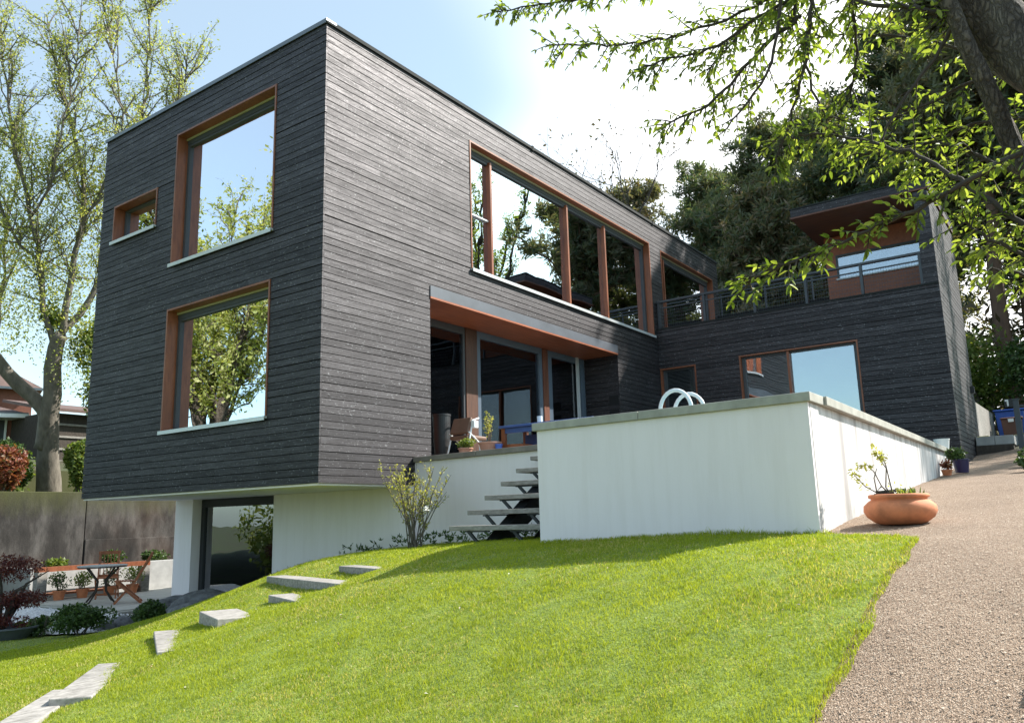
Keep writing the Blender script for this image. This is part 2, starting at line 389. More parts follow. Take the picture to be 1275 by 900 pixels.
# ---------------------------------------------------------------- mesh helpers
class MB:
    def __init__(s): s.v = []; s.f = []; s.r = []
    def add(s, vs, fs, rnd=0.0):
        o = len(s.v); s.v += [tuple(v) for v in vs]; s.f += [tuple(i + o for i in f) for f in fs]; s.r += [rnd] * len(fs)
        return s
    def box(s, a, b, rnd=0.0):
        x0, y0, z0 = a; x1, y1, z1 = b
        if x0 > x1: x0, x1 = x1, x0
        if y0 > y1: y0, y1 = y1, y0
        if z0 > z1: z0, z1 = z1, z0
        return s.add([(x0, y0, z0), (x1, y0, z0), (x1, y1, z0), (x0, y1, z0), (x0, y0, z1), (x1, y0, z1), (x1, y1, z1), (x0, y1, z1)],
              [(0, 3, 2, 1), (4, 5, 6, 7), (0, 1, 5, 4), (1, 2, 6, 5), (2, 3, 7, 6), (3, 0, 4, 7)], rnd)
    def prism(s, poly, z0, z1):
        """poly counter-clockwise seen from above; z0/z1 number or list"""
        n = len(poly); a = z0 if isinstance(z0, (list, tuple)) else [z0] * n; b = z1 if isinstance(z1, (list, tuple)) else [z1] * n
        vs = [(p[0], p[1], a[i]) for i, p in enumerate(poly)] + [(p[0], p[1], b[i]) for i, p in enumerate(poly)]
        fs = [tuple(range(n - 1, -1, -1)), tuple(range(n, 2 * n))] + [(i, (i + 1) % n, n + (i + 1) % n, n + i) for i in range(n)]
        return s.add(vs, fs)
    def bar(s, p, q, w, h=None, up=(0, 0, 1)):
        h = w if h is None else h
        p, q = Vector(p), Vector(q); d = (q - p).normalized(); up = Vector(up)
        if abs(d.dot(up)) > .98: up = Vector((1, 0, 0))
        a = d.cross(up).normalized(); b = a.cross(d)
        vs = []
        for c in (p, q):
            for (i, j) in ((-1, -1), (1, -1), (1, 1), (-1, 1)): vs.append(c + a * (i * w / 2) + b * (j * h / 2))
        return s.add(vs, [(0, 3, 2, 1), (4, 5, 6, 7), (0, 1, 5, 4), (1, 2, 6, 5), (2, 3, 7, 6), (3, 0, 4, 7)])
    def tube(s, pts, rad, n=8, cap=True, jit=0.0):
        pts = [Vector(p) for p in pts]
        rad = rad if isinstance(rad, (list, tuple)) else [rad] * len(pts)
        o = len(s.v); prev = None
        for i, p in enumerate(pts):
            d = (pts[min(i + 1, len(pts) - 1)] - pts[max(i - 1, 0)]).normalized()
            if prev is None:
                a = d.orthogonal().normalized()
            else:
                a = (prev - d * prev.dot(d)).normalized()
            prev = a; b = d.cross(a)
            for k in range(n):
                t = 2 * math.pi * k / n; rr = rad[i] * (1 + (random.uniform(-jit, jit) if jit else 0))
                s.v.append(tuple(p + a * math.cos(t) * rr + b * math.sin(t) * rr))
        for i in range(len(pts) - 1):
            for k in range(n):
                s.f.append((o + i * n + k, o + i * n + (k + 1) % n, o + (i + 1) * n + (k + 1) % n, o + (i + 1) * n + k)); s.r.append(0)
        if cap:
            s.f.append(tuple(o + k for k in range(n - 1, -1, -1))); s.f.append(tuple(o + (len(pts) - 1) * n + k for k in range(n))); s.r += [0, 0]
        return s
    def lathe(s, prof, c=(0, 0, 0), n=32):
        o = len(s.v)
        for r, z in prof:
            for k in range(n):
                t = 2 * math.pi * k / n; s.v.append((c[0] + r * math.cos(t), c[1] + r * math.sin(t), c[2] + z))
        for i in range(len(prof) - 1):
            for k in range(n):
                s.f.append((o + i * n + k, o + i * n + (k + 1) % n, o + (i + 1) * n + (k + 1) % n, o + (i + 1) * n + k)); s.r.append(0)
        return s
    def mesh(s, name, m, smooth=False, attr=False):
        me = bpy.data.meshes.new(name); me.from_pydata(s.v, [], s.f); me.materials.append(m)
        if smooth: me.polygons.foreach_set('use_smooth', [True] * len(s.f))
        if attr:
            a = me.attributes.new('rnd', 'FLOAT', 'FACE'); a.data.foreach_set('value', s.r)
        me.update(); return me
    def obj(s, name, m, parent=None, smooth=False, attr=False, bevel=0.0):
        o = bpy.data.objects.new(name, s.mesh(name, m, smooth, attr)); COL.objects.link(o)
        if parent is not None:
            o.parent = parent; o.matrix_parent_inverse = parent.matrix_basis.inverted()
        if bevel:
            b = o.modifiers.new('bevel', 'BEVEL'); b.width = bevel; b.segments = 2; b.limit_method = 'ANGLE'
        return o
def tag(o, label=None, cat=None, group=None, kind=None):
    if label: o['label'] = label
    if cat: o['category'] = cat
    if group: o['group'] = group
    if kind: o['kind'] = kind
    return o
def thing(name, loc, label, cat, group=None, rz=0):
    o = bpy.data.objects.new(name, None); o.empty_display_size = .2; o.location = loc; o.rotation_euler = (0, 0, rz); COL.objects.link(o)
    return tag(o, label, cat, group)
def put(o, parent):
    o.parent = parent; o.matrix_parent_inverse = parent.matrix_basis.inverted(); return o
def copy_thing(root, loc, label, rz=0, scale=None):
    """copy of a thing built round the world origin, with copies of its parts"""
    r = root.copy(); COL.objects.link(r); r.location = loc; r.rotation_euler = (0, 0, rz); r['label'] = label
    if scale: r.scale = (scale,) * 3
    for ch in list(root.children):
        c = ch.copy(); COL.objects.link(c); c.parent = r
        for g in list(ch.children):
            d = g.copy(); COL.objects.link(d); d.parent = c
    return r
def np_obj(name, V, F, m, parent=None, rnd=None, smooth=False):
    """V (n,3); F (k,c) faces of one size"""
    me = bpy.data.meshes.new(name); c = F.shape[1]
    me.vertices.add(len(V)); me.vertices.foreach_set('co', V.astype(np.float32).ravel())
    me.loops.add(F.size); me.loops.foreach_set('vertex_index', F.astype(np.int32).ravel())
    me.polygons.add(len(F)); me.polygons.foreach_set('loop_start', np.arange(0, F.size, c, dtype=np.int32))
    me.materials.append(m)
    if smooth: me.polygons.foreach_set('use_smooth', np.ones(len(F), bool))
    if rnd is not None:
        a = me.attributes.new('rnd', 'FLOAT', 'FACE'); a.data.foreach_set('value', rnd.astype(np.float32))
    me.update(calc_edges=True); me.validate()
    o = bpy.data.objects.new(name, me); COL.objects.link(o)
    if parent is not None: put(o, parent)
    return o
def unit(a): return a / (np.linalg.norm(a, axis=-1, keepdims=True) + 1e-9)
def rand_dirs(n): return unit(rng.normal(size=(n, 3)))
def leaves(P, D, Nn, Ln, Wd, fold=.25):
    """leaf-shaped faces: two folded quads each. returns V, F, per-face index of leaf"""
    n = len(P); D = unit(D); S = unit(np.cross(D, Nn)); U = np.cross(S, D)
    Ln = np.broadcast_to(np.asarray(Ln, float), (n,))[:, None]; Wd = np.broadcast_to(np.asarray(Wd, float), (n,))[:, None]
    def pt(l, w, u): return P + D * Ln * l + S * Wd * w + U * Wd * u
    V = np.stack([pt(0, 0, 0), pt(.3, -.46, fold), pt(.7, -.36, fold * .7), pt(1, 0, -.1), pt(.7, .36, fold * .7), pt(.3, .46, fold)], 1).reshape(-1, 3)
    b = np.arange(n)[:, None] * 6
    F = np.concatenate([b + np.array([[0, 1, 2, 3]]), b + np.array([[0, 3, 4, 5]])], 0)
    return V, F, np.concatenate([np.arange(n), np.arange(n)])
def quads(P, D, Nn, Ln, Wd):
    n = len(P); D = unit(D); S = unit(np.cross(D, Nn))
    Ln = np.broadcast_to(np.asarray(Ln, float), (n,))[:, None]; Wd = np.broadcast_to(np.asarray(Wd, float), (n,))[:, None]
    V = np.stack([P, P + D * Ln * .45 + S * Wd * .5, P + D * Ln, P + D * Ln * .45 - S * Wd * .5], 1).reshape(-1, 3)
    return V, np.arange(n)[:, None] * 4 + np.array([[0, 1, 2, 3]])

# ---------------------------------------------------------------- terrain
GP=[(-.56,-6.01,-.635),(-.43,-3.5,-.70),(-.3,-2.3,-.73),(1.6,-2.2,-.76),(1.7,.24,-.86),(1.7,1.3,-.95),(1.7,2.23,-1.06),(1.7,3.1,-1.35),
(1.7,4.2,-2.0),(1.7,5.5,-2.06),(3,7,-2.06),(0.6,6,-2.05),(-.3,5.2,-2.02),(6,9,-2.06),(2,12,-2.06),(-1.6,-5.2,-.755),(-1.25,-3.7,-.775),(-1.1,-2.7,-.80),(-2.2,1.3,-1.72),(-1.6,1.0,-1.55),(-2.8,1.7,-1.80),
(-.3,-.2,-.93),(-.9,-1.6,-1.0),(-6.6,-7.6,-1.87),(-3.4,-6.7,-1.23),(-3.3,-4.4,-1.32),(-4.4,-2.6,-1.62),(-5,0,-1.9),(-6.5,-4,-1.95),(-4,5,-2.0),(-8,2,-2.1),(-2,9,-2.06),
(.2,1.8,-1.32),(.7,3.2,-1.62),
(.67,-6,-.525),(3.6,-6,-.245),(6.8,-6,0.0),(9.5,-5.8,.26),(11,-5.9,.36),(-1,-6.75,-.66),(1,-8,-.5),(5,-8.5,-.05),(10,-8,.4),(14,-8,1.2),(20,-6,1.45),(-6,-11,-1.7),(0,-12,-.4),(20,-14,2.5),(14,-6.3,.93),
(-14,-8,-2.8),(-14,8,-2.9),(12,12,-1.8)]
GP=np.array(GP)
def _k(r2): return np.where(r2>1e-12,.5*r2*np.log(r2+1e-20),0)
def tps(P,lam=.02):
    n=len(P); K=_k(((P[:,None,:2]-P[None,:,:2])**2).sum(-1))+lam*np.eye(n)
    Q=np.c_[np.ones(n),P[:,:2]]; A=np.block([[K,Q],[Q.T,np.zeros((3,3))]])
    return np.linalg.solve(A,np.r_[P[:,2],0,0,0])
W=tps(GP)
def gz(x,y):
    x=np.asarray(x,float); y=np.asarray(y,float); s=x.shape; x=x.ravel(); y=y.ravel(); out=np.empty(len(x))
    for i in range(0,len(x),20000):
        a=x[i:i+20000]; b=y[i:i+20000]
        r2=(a[:,None]-GP[None,:,0])**2+(b[:,None]-GP[None,:,1])**2
        out[i:i+20000]=_k(r2)@W[:-3]+W[-3]+W[-2]*a+W[-1]*b
    return out.reshape(s)
def sst(x, a, b):
    t = np.clip((np.asarray(x, float) - a) / (b - a), 0, 1); return t * t * (3 - 2 * t)
def gfull(x, y):
    x = np.asarray(x, float); y = np.asarray(y, float)
    n = gz(np.clip(x, -14, 22), np.clip(y, -15, 14)); r = np.hypot(x - 3, y + 1)
    far = -3.2 + 5.2 * sst(x, 8, 40) + 7 * sst(x, 40, 120)
    k = sst(r, 17, 34); return n * (1 - k) + far * k
def wob(x, y, s=1.0):
    return (np.sin(x * 3.1 * s + 1.3 * np.sin(y * 2.3 * s)) + np.sin(y * 4.7 * s + 1.7 * np.cos(x * 1.9 * s)) + .6 * np.sin((x + y) * 9.3 * s)) / 2.6
def grid_obj(name, xs, ys, zf, m, mask=None, kind='structure'):
    X, Y = np.meshgrid(xs, ys, indexing='ij'); Z = zf(X, Y)
    V = np.stack([X, Y, Z], -1).reshape(-1, 3); nx, ny = X.shape
    i = np.arange(nx * ny).reshape(nx, ny)
    F = np.stack([i[:-1, :-1], i[1:, :-1], i[1:, 1:], i[:-1, 1:]], -1).reshape(-1, 4)
    if mask is not None:
        cx = (X[:-1, :-1] + X[1:, 1:]).ravel() / 2; cy = (Y[:-1, :-1] + Y[1:, 1:]).ravel() / 2
        F = F[mask(cx, cy)]; used = np.unique(F); mp_ = -np.ones(len(V), int); mp_[used] = np.arange(len(used)); V = V[used]; F = mp_[F]
    o = np_obj(name, V, F, m, smooth=True); o['kind'] = kind; return o

far = [-900, -500, -300, -180, -110, -70, -50, -38, -30, -24]
ax = far + list(np.arange(-20, 26.01, .5)) + [30, 35, 42, 52, 70, 100, 140, 200, 320, 500, 900]
ay = far + list(np.arange(-20, 18.01, .5)) + [22, 27, 34, 45, 60, 90, 140, 220, 360, 600, 900]
grid_obj('ground', np.array(ax), np.array(ay), lambda x, y: gfull(x, y) - .05, M_GROUND)
def up_z(x, y): return .36 + 2.4 * sst(y, 17, 29) + .06 * wob(x, y, .5)
grid_obj('upper_garden_ground', np.linspace(-40, 40, 61), np.linspace(13.85, 60, 50), up_z, M_GROUND)

def path_edge(x): return -6.70 + .014 * np.sin(x * 5.3) + .010 * np.sin(x * 13.1)
def lawn_mask(x, y):
    x = np.asarray(x); y = np.asarray(y)
    low = np.where(x < -.93, path_edge(x), path_edge(-.93) + (x + .93) / .40 * .70)
    wall = np.where(y < -3.5, -.43 - (-3.5 - y) * .055, np.where(y < -2.1, 1.40, 1.66)) - .005
    grav = 6.1 - 1.92 * (x + .9)
    return (y > low) & (x < wall) & (y < grav) & (x > -10) & (y < 10) & ((x < -.4) | (y > -3.5))
grid_obj('lawn', np.arange(-10, 1.7, .07), np.arange(-6.86, 10, .07), lambda x, y: gz(x, y) + .004 * wob(x, y, 3), M_LAWN, lambda x, y: lawn_mask(x, y - .035))
def path_mask(x, y):
    le = np.where(x < -.93, path_edge(x) + .12, np.where(x < 9.2, -5.80, -5.66))
    ri = np.where(x > 6, -6.55 - (11 - np.minimum(x, 11)) * .10, -7.05 - (6 - x) * .42)
    return (y < le) & (y > np.maximum(ri, -11)) & (x < 12.0)
grid_obj('gravel_path', np.arange(-9, 12.1, .12), np.arange(-11, -5.5, .06), lambda x, y: gz(x, y) - .012 + .004 * wob(x, y, 2), M_PATH, path_mask)
grid_obj('white_gravel_bed', np.arange(-4, 1.64, .12), np.arange(3.2, 11.6, .12), lambda x, y: np.maximum(gz(x, y) + .03, -2.02), M_WHITEGRAVEL, lambda x, y: (y > 6.0 - 1.92 * (x + .9)) & (x > -3) & ~((x > 1.55) & (y > 7.25)))
pat = MB(); pat.prism([(1.53, 7.28), (8.5, 7.1), (8.5, 11.6), (1.55, 11.6)], -2.12, -1.99)
pv = pat.obj('patio', M_PAVE, bevel=.01); pv['kind'] = 'structure'
# patio slabs laid on it
slab_me = None
for i in range(7):
    for j in range(5):
        x0, y0 = 1.62 + i * .90, 7.36 + j * .83
        if slab_me is None:
            q = MB().box((0, 0, 0), (.885, .815, .022)); slab_me = q.mesh('paving_slab', M_PAVE)
        s = bpy.data.objects.new('paving_slab', slab_me); COL.objects.link(s); s.location = (x0, y0, -1.992 + random.uniform(0, .003)); put(s, pv)

# ---------------------------------------------------------------- house
H = 6.2; LY = 5.69; XB = 13.885; XW = 9.82; NY = 5.762
house = thing('modern_house', (4, 2, -2.06), 'black timber clad modern house with large orange framed windows above a white basement', 'house')
def wB(u, d, z): return (u, d, z)
def wA(u, d, z): return (d, u, z)
def wW(u, d, z): return (XW + d, u, z)
def wT(u, d, z): return (u, -NY + d, z)
def wL(u, d, z): return (7.86 + d, u, z)
def wO(u, d, z): return (11.5 + d, u, z)
def rects(u0, u1, z0, z1, ops):
    zs = sorted({z0, z1} | {z for o in ops for z in (o[2], o[3]) if z0 < z < z1}); out = []
    for a, b in zip(zs, zs[1:]):
        zc = (a + b) / 2; cur = u0
        for o in sorted(o for o in ops if o[2] < zc < o[3]):
            if o[0] > cur: out.append((cur, o[0], a, b))
            cur = max(cur, o[1])
        if cur < u1: out.append((cur, u1, a, b))
    return out
def bx(mb, w, u0, u1, d0, d1, z0, z1): mb.box(w(u0, d0, z0), w(u1, d1, z1))
OA = [(1.019, 3.473, 3.481, 5.639), (1.03, 3.489, .91, 2.771), (3.959, 5.275, 4.241, 4.882)]
OB = [(3.063, 9.67, 3.443, 5.653), (10.264, 13.47, 3.45, 5.626), (2.061, 7.861, .0, 2.943)]
OW = [(-4.229, -1.851, .45, 2.75), (-.87, -.03, .40, 2.70)]
def core(name, w, u0, u1, z0, z1, ops, d0=.028, d1=.25, m=M_CORE, parent=house):
    mb = MB()
    for r in rects(u0, u1, z0, z1, ops): bx(mb, w, r[0], r[1], d0, d1, r[2], r[3])
    return mb.obj(name, m, parent)
c_left = core('end_wall', wA, .028, LY, .01, H - .02, OA)
c_long = core('long_wall', wB, .25, XB, .01, H - .02, OB)
c_wing = core('wing_wall', wW, -NY + .25, 0, -.3, 3.56, OW)
c_tow = core('tower_side_wall', wT, XW + .028, 13.14, 0, 5.46, [])
c_log = core('loggia_side_wall', wL, .03, .80, .385, 2.745, [], d1=.2)
q = MB(); q.box((.25, LY - .25, .01), (XB, LY - .001, H - .02)); q.box((XB - .25, .25, .01), (XB - .001, LY - .25, H - .02)); q.obj('rear_wall', M_CORE, house)
# boards
PIECES = []   # (core object, wall fn, axis, u0, u1, z0, z1)
def board_wall(cobj, w, ax_, u0, u1, z0, z1, ops, bh=.0954, maxlen=(3.2, 5.2)):
    z = z0; k = 0
    while z < z1 - .01:
        zt = min(z + bh, z1); gap = random.choice([.005, .006, .007, .010])
        js = [u0]; u = u0 + random.uniform(.8, maxlen[1])
        while u < u1 - .6: js.append(u); u += random.uniform(*maxlen)
        js.append(u1)
        for (a, b, c, d) in rects(u0, u1, z + gap, zt, ops):
            if d - c < .012: continue
            pts = [a] + [j for j in js if a + .25 < j < b - .25] + [b]
            for p0, p1 in zip(pts, pts[1:]): PIECES.append((cobj, w, ax_, p0 + (.0015 if p0 in js[1:-1] else 0), p1 - (.0015 if p1 in js[1:-1] else 0), c, d))
        z = zt; k += 1
board_wall(c_left, wA, 'y', .0, LY, 0, H, OA)
board_wall(c_long, wB, 'x', .028, XB, 0, H, OB)
board_wall(c_wing, wW, 'y', -NY, -.001, -.1, 3.6, OW)
board_wall(c_tow, wT, 'x', XW + .028, 13.14, .2, 5.46, [], bh=.0954)
board_wall(c_log, wL, 'y', .028, .80, .385, 2.745, [], maxlen=(3, 4))
def plank_mesh(ax_, m):
    q = MB(); c = .02; D = .027
    if ax_ == 'x':   # along x, outside is -y
        vs = [(0, D, 0), (1, D, 0), (1, D, 1), (0, D, 1), (0, .004, 0), (1, .004, 0), (1, .004, 1), (0, .004, 1), (0, 0, c), (1, 0, c), (1, 0, 1 - c), (0, 0, 1 - c)]
        fs = [(0, 3, 2, 1), (0, 1, 5, 4), (2, 3, 7, 6), (4, 5, 9, 8), (8, 9, 10, 11), (11, 10, 6, 7), (1, 2, 6, 10, 9, 5), (3, 0, 4, 8, 11, 7)]
    else:            # along y, outside is -x
        vs = [(D, 0, 0), (D, 1, 0), (D, 1, 1), (D, 0, 1), (.004, 0, 0), (.004, 1, 0), (.004, 1, 1), (.004, 0, 1), (0, 0, c), (0, 1, c), (0, 1, 1 - c), (0, 0, 1 - c)]
        fs = [(0, 1, 2, 3), (4, 5, 1, 0), (6, 7, 3, 2), (8, 9, 5, 4), (11, 10, 9, 8), (7, 6, 10, 11), (5, 9, 10, 6, 2, 1), (7, 11, 8, 4, 0, 3)]
    q.add(vs, fs); return q
PM = {a: plank_mesh(a, None).mesh('plank', PL[(False, a)]) for a in 'xy'}
def score(p):
    _, w, a, u0, u1, z0, z1 = p; c = Vector(w((u0 + u1) / 2, 0, (z0 + z1) / 2)) - CAM; d = c.length
    nn = Vector((0, 1, 0)) if a == 'x' else Vector((1, 0, 0))
    return min(u1 - u0, 4) * (z1 - z0) * abs(c.normalized().dot(nn)) / d ** 2
PIECES.sort(key=score, reverse=True)
rest = {}
for i, (cobj, w, a, u0, u1, z0, z1) in enumerate(PIECES):
    dd = random.uniform(-.0015, .0015); x, y, z = w(u0, 0, z0); x2, y2, z2 = w(u1, 0, z1)
    if a == 'x': loc = (x, y + dd, z); sc = (x2 - x, 1, z1 - z0)
    else: loc = (x + dd, y, z); sc = (1, y2 - y, z1 - z0)
    if i < 300:
        o = bpy.data.objects.new('plank', PM[a]); COL.objects.link(o); o.location = loc; o.scale = sc; put(o, cobj)
    else:
        r = rest.setdefault(cobj.name, (cobj, a, MB())); pm = plank_mesh(a, None)
        r[2].add([(loc[0] + v[0] * sc[0], loc[1] + v[1] * sc[1], loc[2] + v[2] * sc[2]) for v in pm.v], pm.f, random.random())
for cobj, a, mb in rest.values():
    o = mb.obj('cladding', PL[(True, a)], cobj, attr=True); o['kind'] = 'stuff'
# dark shadow gap fillers and corner
# roof
q = MB(); q.box((.06, .06, H - .24), (XB - .05, LY - .05, H - .03)); q.obj('roof', M_FLASHD, house)
q = MB(); q.box((-.025, -.022, H + .001), (.16, LY + .02, H + .035)); q.box((-.028, -.01, H - .03), (-.012, LY + .02, H + .001)); q.obj('roof_flashing', M_FLASH, house)
q = MB(); q.box((.161, -.022, H + .001), (XB + .02, .14, H + .033)); q.box((-.011, -.028, H - .028), (XB + .02, -.010, H + .001)); q.obj('roof_flashing', M_FLASHD, house)
for x in (4.9, 9.9):
    q = MB(); q.box((x, -.034, H - .045), (x + .06, .145, H + .042)); q.obj('flashing_joint', M_FLASHD, house)
# soffit below the box and floors
q = MB(); q.box((.03, .03, -.02), (XB - .02, LY - .02, .02)); q.obj('soffit', M_PLASTER, house)
q = MB(); q.box((.25, .25, 3.0), (XB - .25, LY - .25, 3.2)); q.box((.25, .25, .16), (2.06, LY - .25, .36)); q.box((2.06, .85, .16), (XW, LY - .25, .36)); q.obj('floor', M_INTF, house)
q = MB(); q.box((.25, .25, 5.80), (XB - .25, LY - .25, 5.86)); q.box((.25, .25, 2.80), (2.06, LY - .25, 2.86)); q.box((2.06, .85, 2.80), (XB - .25, LY - .25, 2.86))
q.box((4.2, 3.2, .36), (12, 3.35, 2.8)); q.box((2.9, 1.2, 3.2), (3.0, 5.4, 5.8)); q.box((3.0, 4.0, 3.2), (13, 4.15, 5.8)); q.box((4.1, .85, .36), (4.15, 3.2, 2.8)); q.box((9.72, .26, 3.2), (9.82, 4, 5.8)); q.obj('interior_wall', M_INT, house)

def window(w, u0, u1, z0, z1, depth, lining=M_ORANGE, glass=M_GLASS, mull=(), blind=True, sill=True, fw=.07, bars=(), inv=False, name='window'):
    mb = MB(); t = .028; o = -.012; e = depth + .10
    bx(mb, w, u0 - .001, u0 + t, o, e, z0, z1); bx(mb, w, u1 - t, u1 + .001, o, e, z0, z1)
    bx(mb, w, u0 + t, u1 - t, o, e, z1 - t, z1); bx(mb, w, u0 + t, u1 - t, .02, e, z0, z0 + t * .6)
    W = mb.obj(name, lining, house)
    mb = MB(); a, b = depth - .02, depth + .06; U0, U1, Z0, Z1 = u0 + t, u1 - t, z0 + t * .6, z1 - t
    zt = Z1 - (.10 if blind else 0)
    bx(mb, w, U0, U0 + fw, a, b, Z0, zt); bx(mb, w, U1 - fw, U1, a, b, Z0, zt); bx(mb, w, U0 + fw, U1 - fw, a, b, Z0, Z0 + fw * .6); bx(mb, w, U0 + fw, U1 - fw, a, b, zt - fw * .6, zt)
    mb.obj('frame', M_FRAME, W)
    if blind:
        mb = MB(); bx(mb, w, U0, U1, depth - .03, depth + .06, zt, Z1 - .001); mb.obj('blind_box', M_BLIND, W)
        mb = MB(); bx(mb, w, U0, U1, depth - .05, depth - .032, Z1 - .03, Z1 - .002); mb.obj('blind_rail', M_CREAM, W)
    edges = [U0 + fw] + [x for m_ in mull for x in (m_ - .025, m_ + .025)] + [U1 - fw]
    for k in range(0, len(edges), 2):
        mb = MB(); bx(mb, w, edges[k], edges[k + 1], depth + .015, depth + .027, Z0 + fw * .6, zt - fw * .6); mb.obj('pane', glass, W)
    for m_ in mull:
        mb = MB(); bx(mb, w, m_ - .025, m_ + .025, depth - .07, depth + .05, Z0 + .001, zt - .001); mb.obj('mullion', lining, W)
    for (b0, b1, zz) in bars:
        mb = MB(); bx(mb, w, b0, b1, depth - .03, depth + .01, zz - .012, zz + .012); mb.obj('glazing_rail', M_SILL, W)
    if sill:
        mb = MB(); bx(mb, w, u0 - .01, u1 + .01, -.05, depth - .02, z0 - .022, z0 + .004); bx(mb, w, u0 - .01, u1 + .01, -.05, -.042, z0 - .05, z0 - .022); mb.obj('sill', M_SILL, W)
    return W
for (a, b, c, d), g in zip(OA, (M_GLASSA, M_GLASSA, M_GLASSA)): window(wA, a, b, c, d, .19, glass=g, blind=(b - a > 2), fw=.055)
W1 = window(wB, *OB[0], .16, mull=(3.76, 6.24, 7.74), glass=M_GLASS, bars=((3.16, 3.72, 4.46),))
W2 = window(wB, *OB[1], .16, mull=(10.62,), sill=False, glass=M_GLASS)
window(wW, *OW[0], .10, mull=(-2.86,), glass=M_GLASS3, blind=False, sill=False)
q = window(wW, *OW[1], .10, glass=M_GLASS2, blind=False, sill=False, name='glazed_door')
# loggia: steel lintel, soffit, glazed wall
q = MB(); q.box((2.061, -.014, 2.775), (7.861, .05, 2.943)); q.obj('lintel', M_STEEL, house)
q = MB(); q.box((2.061, -.016, 2.745), (7.861, .86, 2.774)); q.obj('loggia_soffit', M_ORANGE_H, house)
q = MB(); q.box((2.03, .03, .385), (2.061, .86, 2.745)); q.obj('loggia_reveal', M_ORANGE, house)
q = MB(); q.box((2.061, .0, .20), (7.861, .86, .384)); q.obj('loggia_floor', M_TERR, house)
def door(x0, x1, glass, fm, fw=.09):
    mb = MB(); z0, z1 = .385, 2.744; y0, y1 = .80, .88
    mb.box((x0, y0, z0), (x0 + fw, y1, z1)); mb.box((x1 - fw, y0, z0), (x1, y1, z1)); mb.box((x0 + fw, y0, z0), (x1 - fw, y1, z0 + .07)); mb.box((x0 + fw, y0, z1 - .12), (x1 - fw, y1, z1))
    D = mb.obj('sliding_door', fm, house); q = MB(); q.box((x0 + fw, .83, z0 + .07), (x1 - fw, .842, z1 - .12)); q.obj('pane', glass, D); return D
M_BFRAME = simple('blue_grey_door_frame', (.10, .13, .17), .4, .08, 5, .02)
door(2.062, 3.86, M_GLASS2, M_FRAME, .05)
q = MB(); q.box((3.861, .78, .385), (4.17, .88, 2.744)); q.obj('door_post', wood_mat('dark_larch', (.06, .025, .015), (.12, .05, .028), .5, (9, 9, 1.2)), house)
door(4.171, 6.24, M_GLASS2, M_BFRAME, .11)
q = MB(); q.box((6.241, .78, .385), (6.42, .88, 2.744)); q.obj('door_post', wood_mat('red_brown_larch', (.11, .035, .02), (.2, .07, .035), .5, (9, 9, 1.2)), house)
door(6.421, 7.855, M_GLASS2, M_BFRAME, .16)
q = MB(); q.box((7.50, .765, .385), (7.58, .799, 2.744)); q.obj('door_handle_rail', M_SILL, house)
# inside the ground floor room: pale kitchen units seen through the glass
q = MB(); q.box((4.6, 2.9, .36), (6.0, 3.19, 1.5)); q.box((6.3, 3.0, .36), (7.2, 3.19, 2.4)); q.obj('kitchen_unit', M_GREYWOOD, house)

# basement
BX = 1.65
q = MB(); q.box((BX, -.02, -2.1), (BX + .25, 2.95, -.021)); q.box((BX, 5.64 - .002, -2.1), (8, 5.64 + .02, -.021)); q.obj('basement_wall', M_PLASTER, house)
q = MB(); q.box((BX - .002, 5.14, -2.1), (BX + .32, 5.64, -.021)); q.obj('column', M_PLASTER, house)
mb = MB(); x0, x1 = BX + .17, BX + .24
mb.box((x0, 2.951, -2.0), (x1, 3.03, -.03)); mb.box((x0, 5.04, -2.0), (x1, 5.139, -.03)); mb.box((x0, 3.03, -.16), (x1, 5.04, -.03)); mb.box((x0, 3.03, -2.0), (x1, 5.04, -1.93))
BW = mb.obj('basement_window', M_BLACKP, house)
q = MB(); q.box((x0 + .03, 3.03, -1.93), (x0 + .042, 5.04, -.16)); q.obj('pane', glass_mat('basement_glass', .16), BW)
q = MB(); q.box((6.0, -.02, -2.05), (6.1, 5.6, -.03)); q.box((2.6, 4.2, -2.0), (3.2, 5.0, -1.15)); q.obj('basement_interior', M_INT, house)
q = MB(); q.box((1.9, 0, -2.08), (8, 5.62, -2.0)); q.obj('basement_floor', M_INTF, house)

# wing: roof deck, parapet, tower room
q = MB(); q.box((XW - .02, -NY - .0, 3.601), (XW + .22, -.001, 3.63)); q.obj('parapet_capping', M_FLASHD, house)
q = MB(); q.box((XW + .25, -NY + .25, 3.2), (XB, .0, 3.40)); q.obj('roof_deck', M_GREYWOOD, house)
q = MB(); q.box((XB - .2, -NY + .25, 3.0), (XB, -.001, 4.66)); q.obj('rear_parapet', M_CORE, house)
q = MB(); q.box((11.3, -5.6, .0), (11.45, -.1, 3.2)); q.box((XW + .26, -5.5, 0), (11.3, -.1, .3)); q.obj('wing_interior', M_INT, house)
OT = [(-5.34, -3.62, 4.466, 5.02)]
ow = core('tower_room_wall', wO, -NY + .25, -3.41, 3.40, 5.455, OT, d0=0, d1=.15, m=M_ORANGE_H)
q = MB(); q.box((11.65, -3.56, 3.4), (13.14, -3.41, 5.455)); q.obj('tower_room_wall', M_ORANGE_H, house)
for k in range(18):
    pass
TW = MB(); TW.box((11.46, -5.36, 4.445), (11.52, -3.60, 4.475)); 
tw = MB(); tw.box((11.5, -5.34, 4.476), (11.56, -5.30, 5.02)); tw.box((11.5, -3.66, 4.476), (11.56, -3.62, 5.02)); tw.box((11.5, -5.30, 4.98), (11.56, -3.66, 5.02))
two = tw.obj('ribbon_window', M_FRAME, house); TW.obj('sill', M_SILL, two)
q = MB(); q.box((11.52, -5.30, 4.476), (11.532, -3.66, 4.98)); q.obj('pane', M_GLASS3, two)
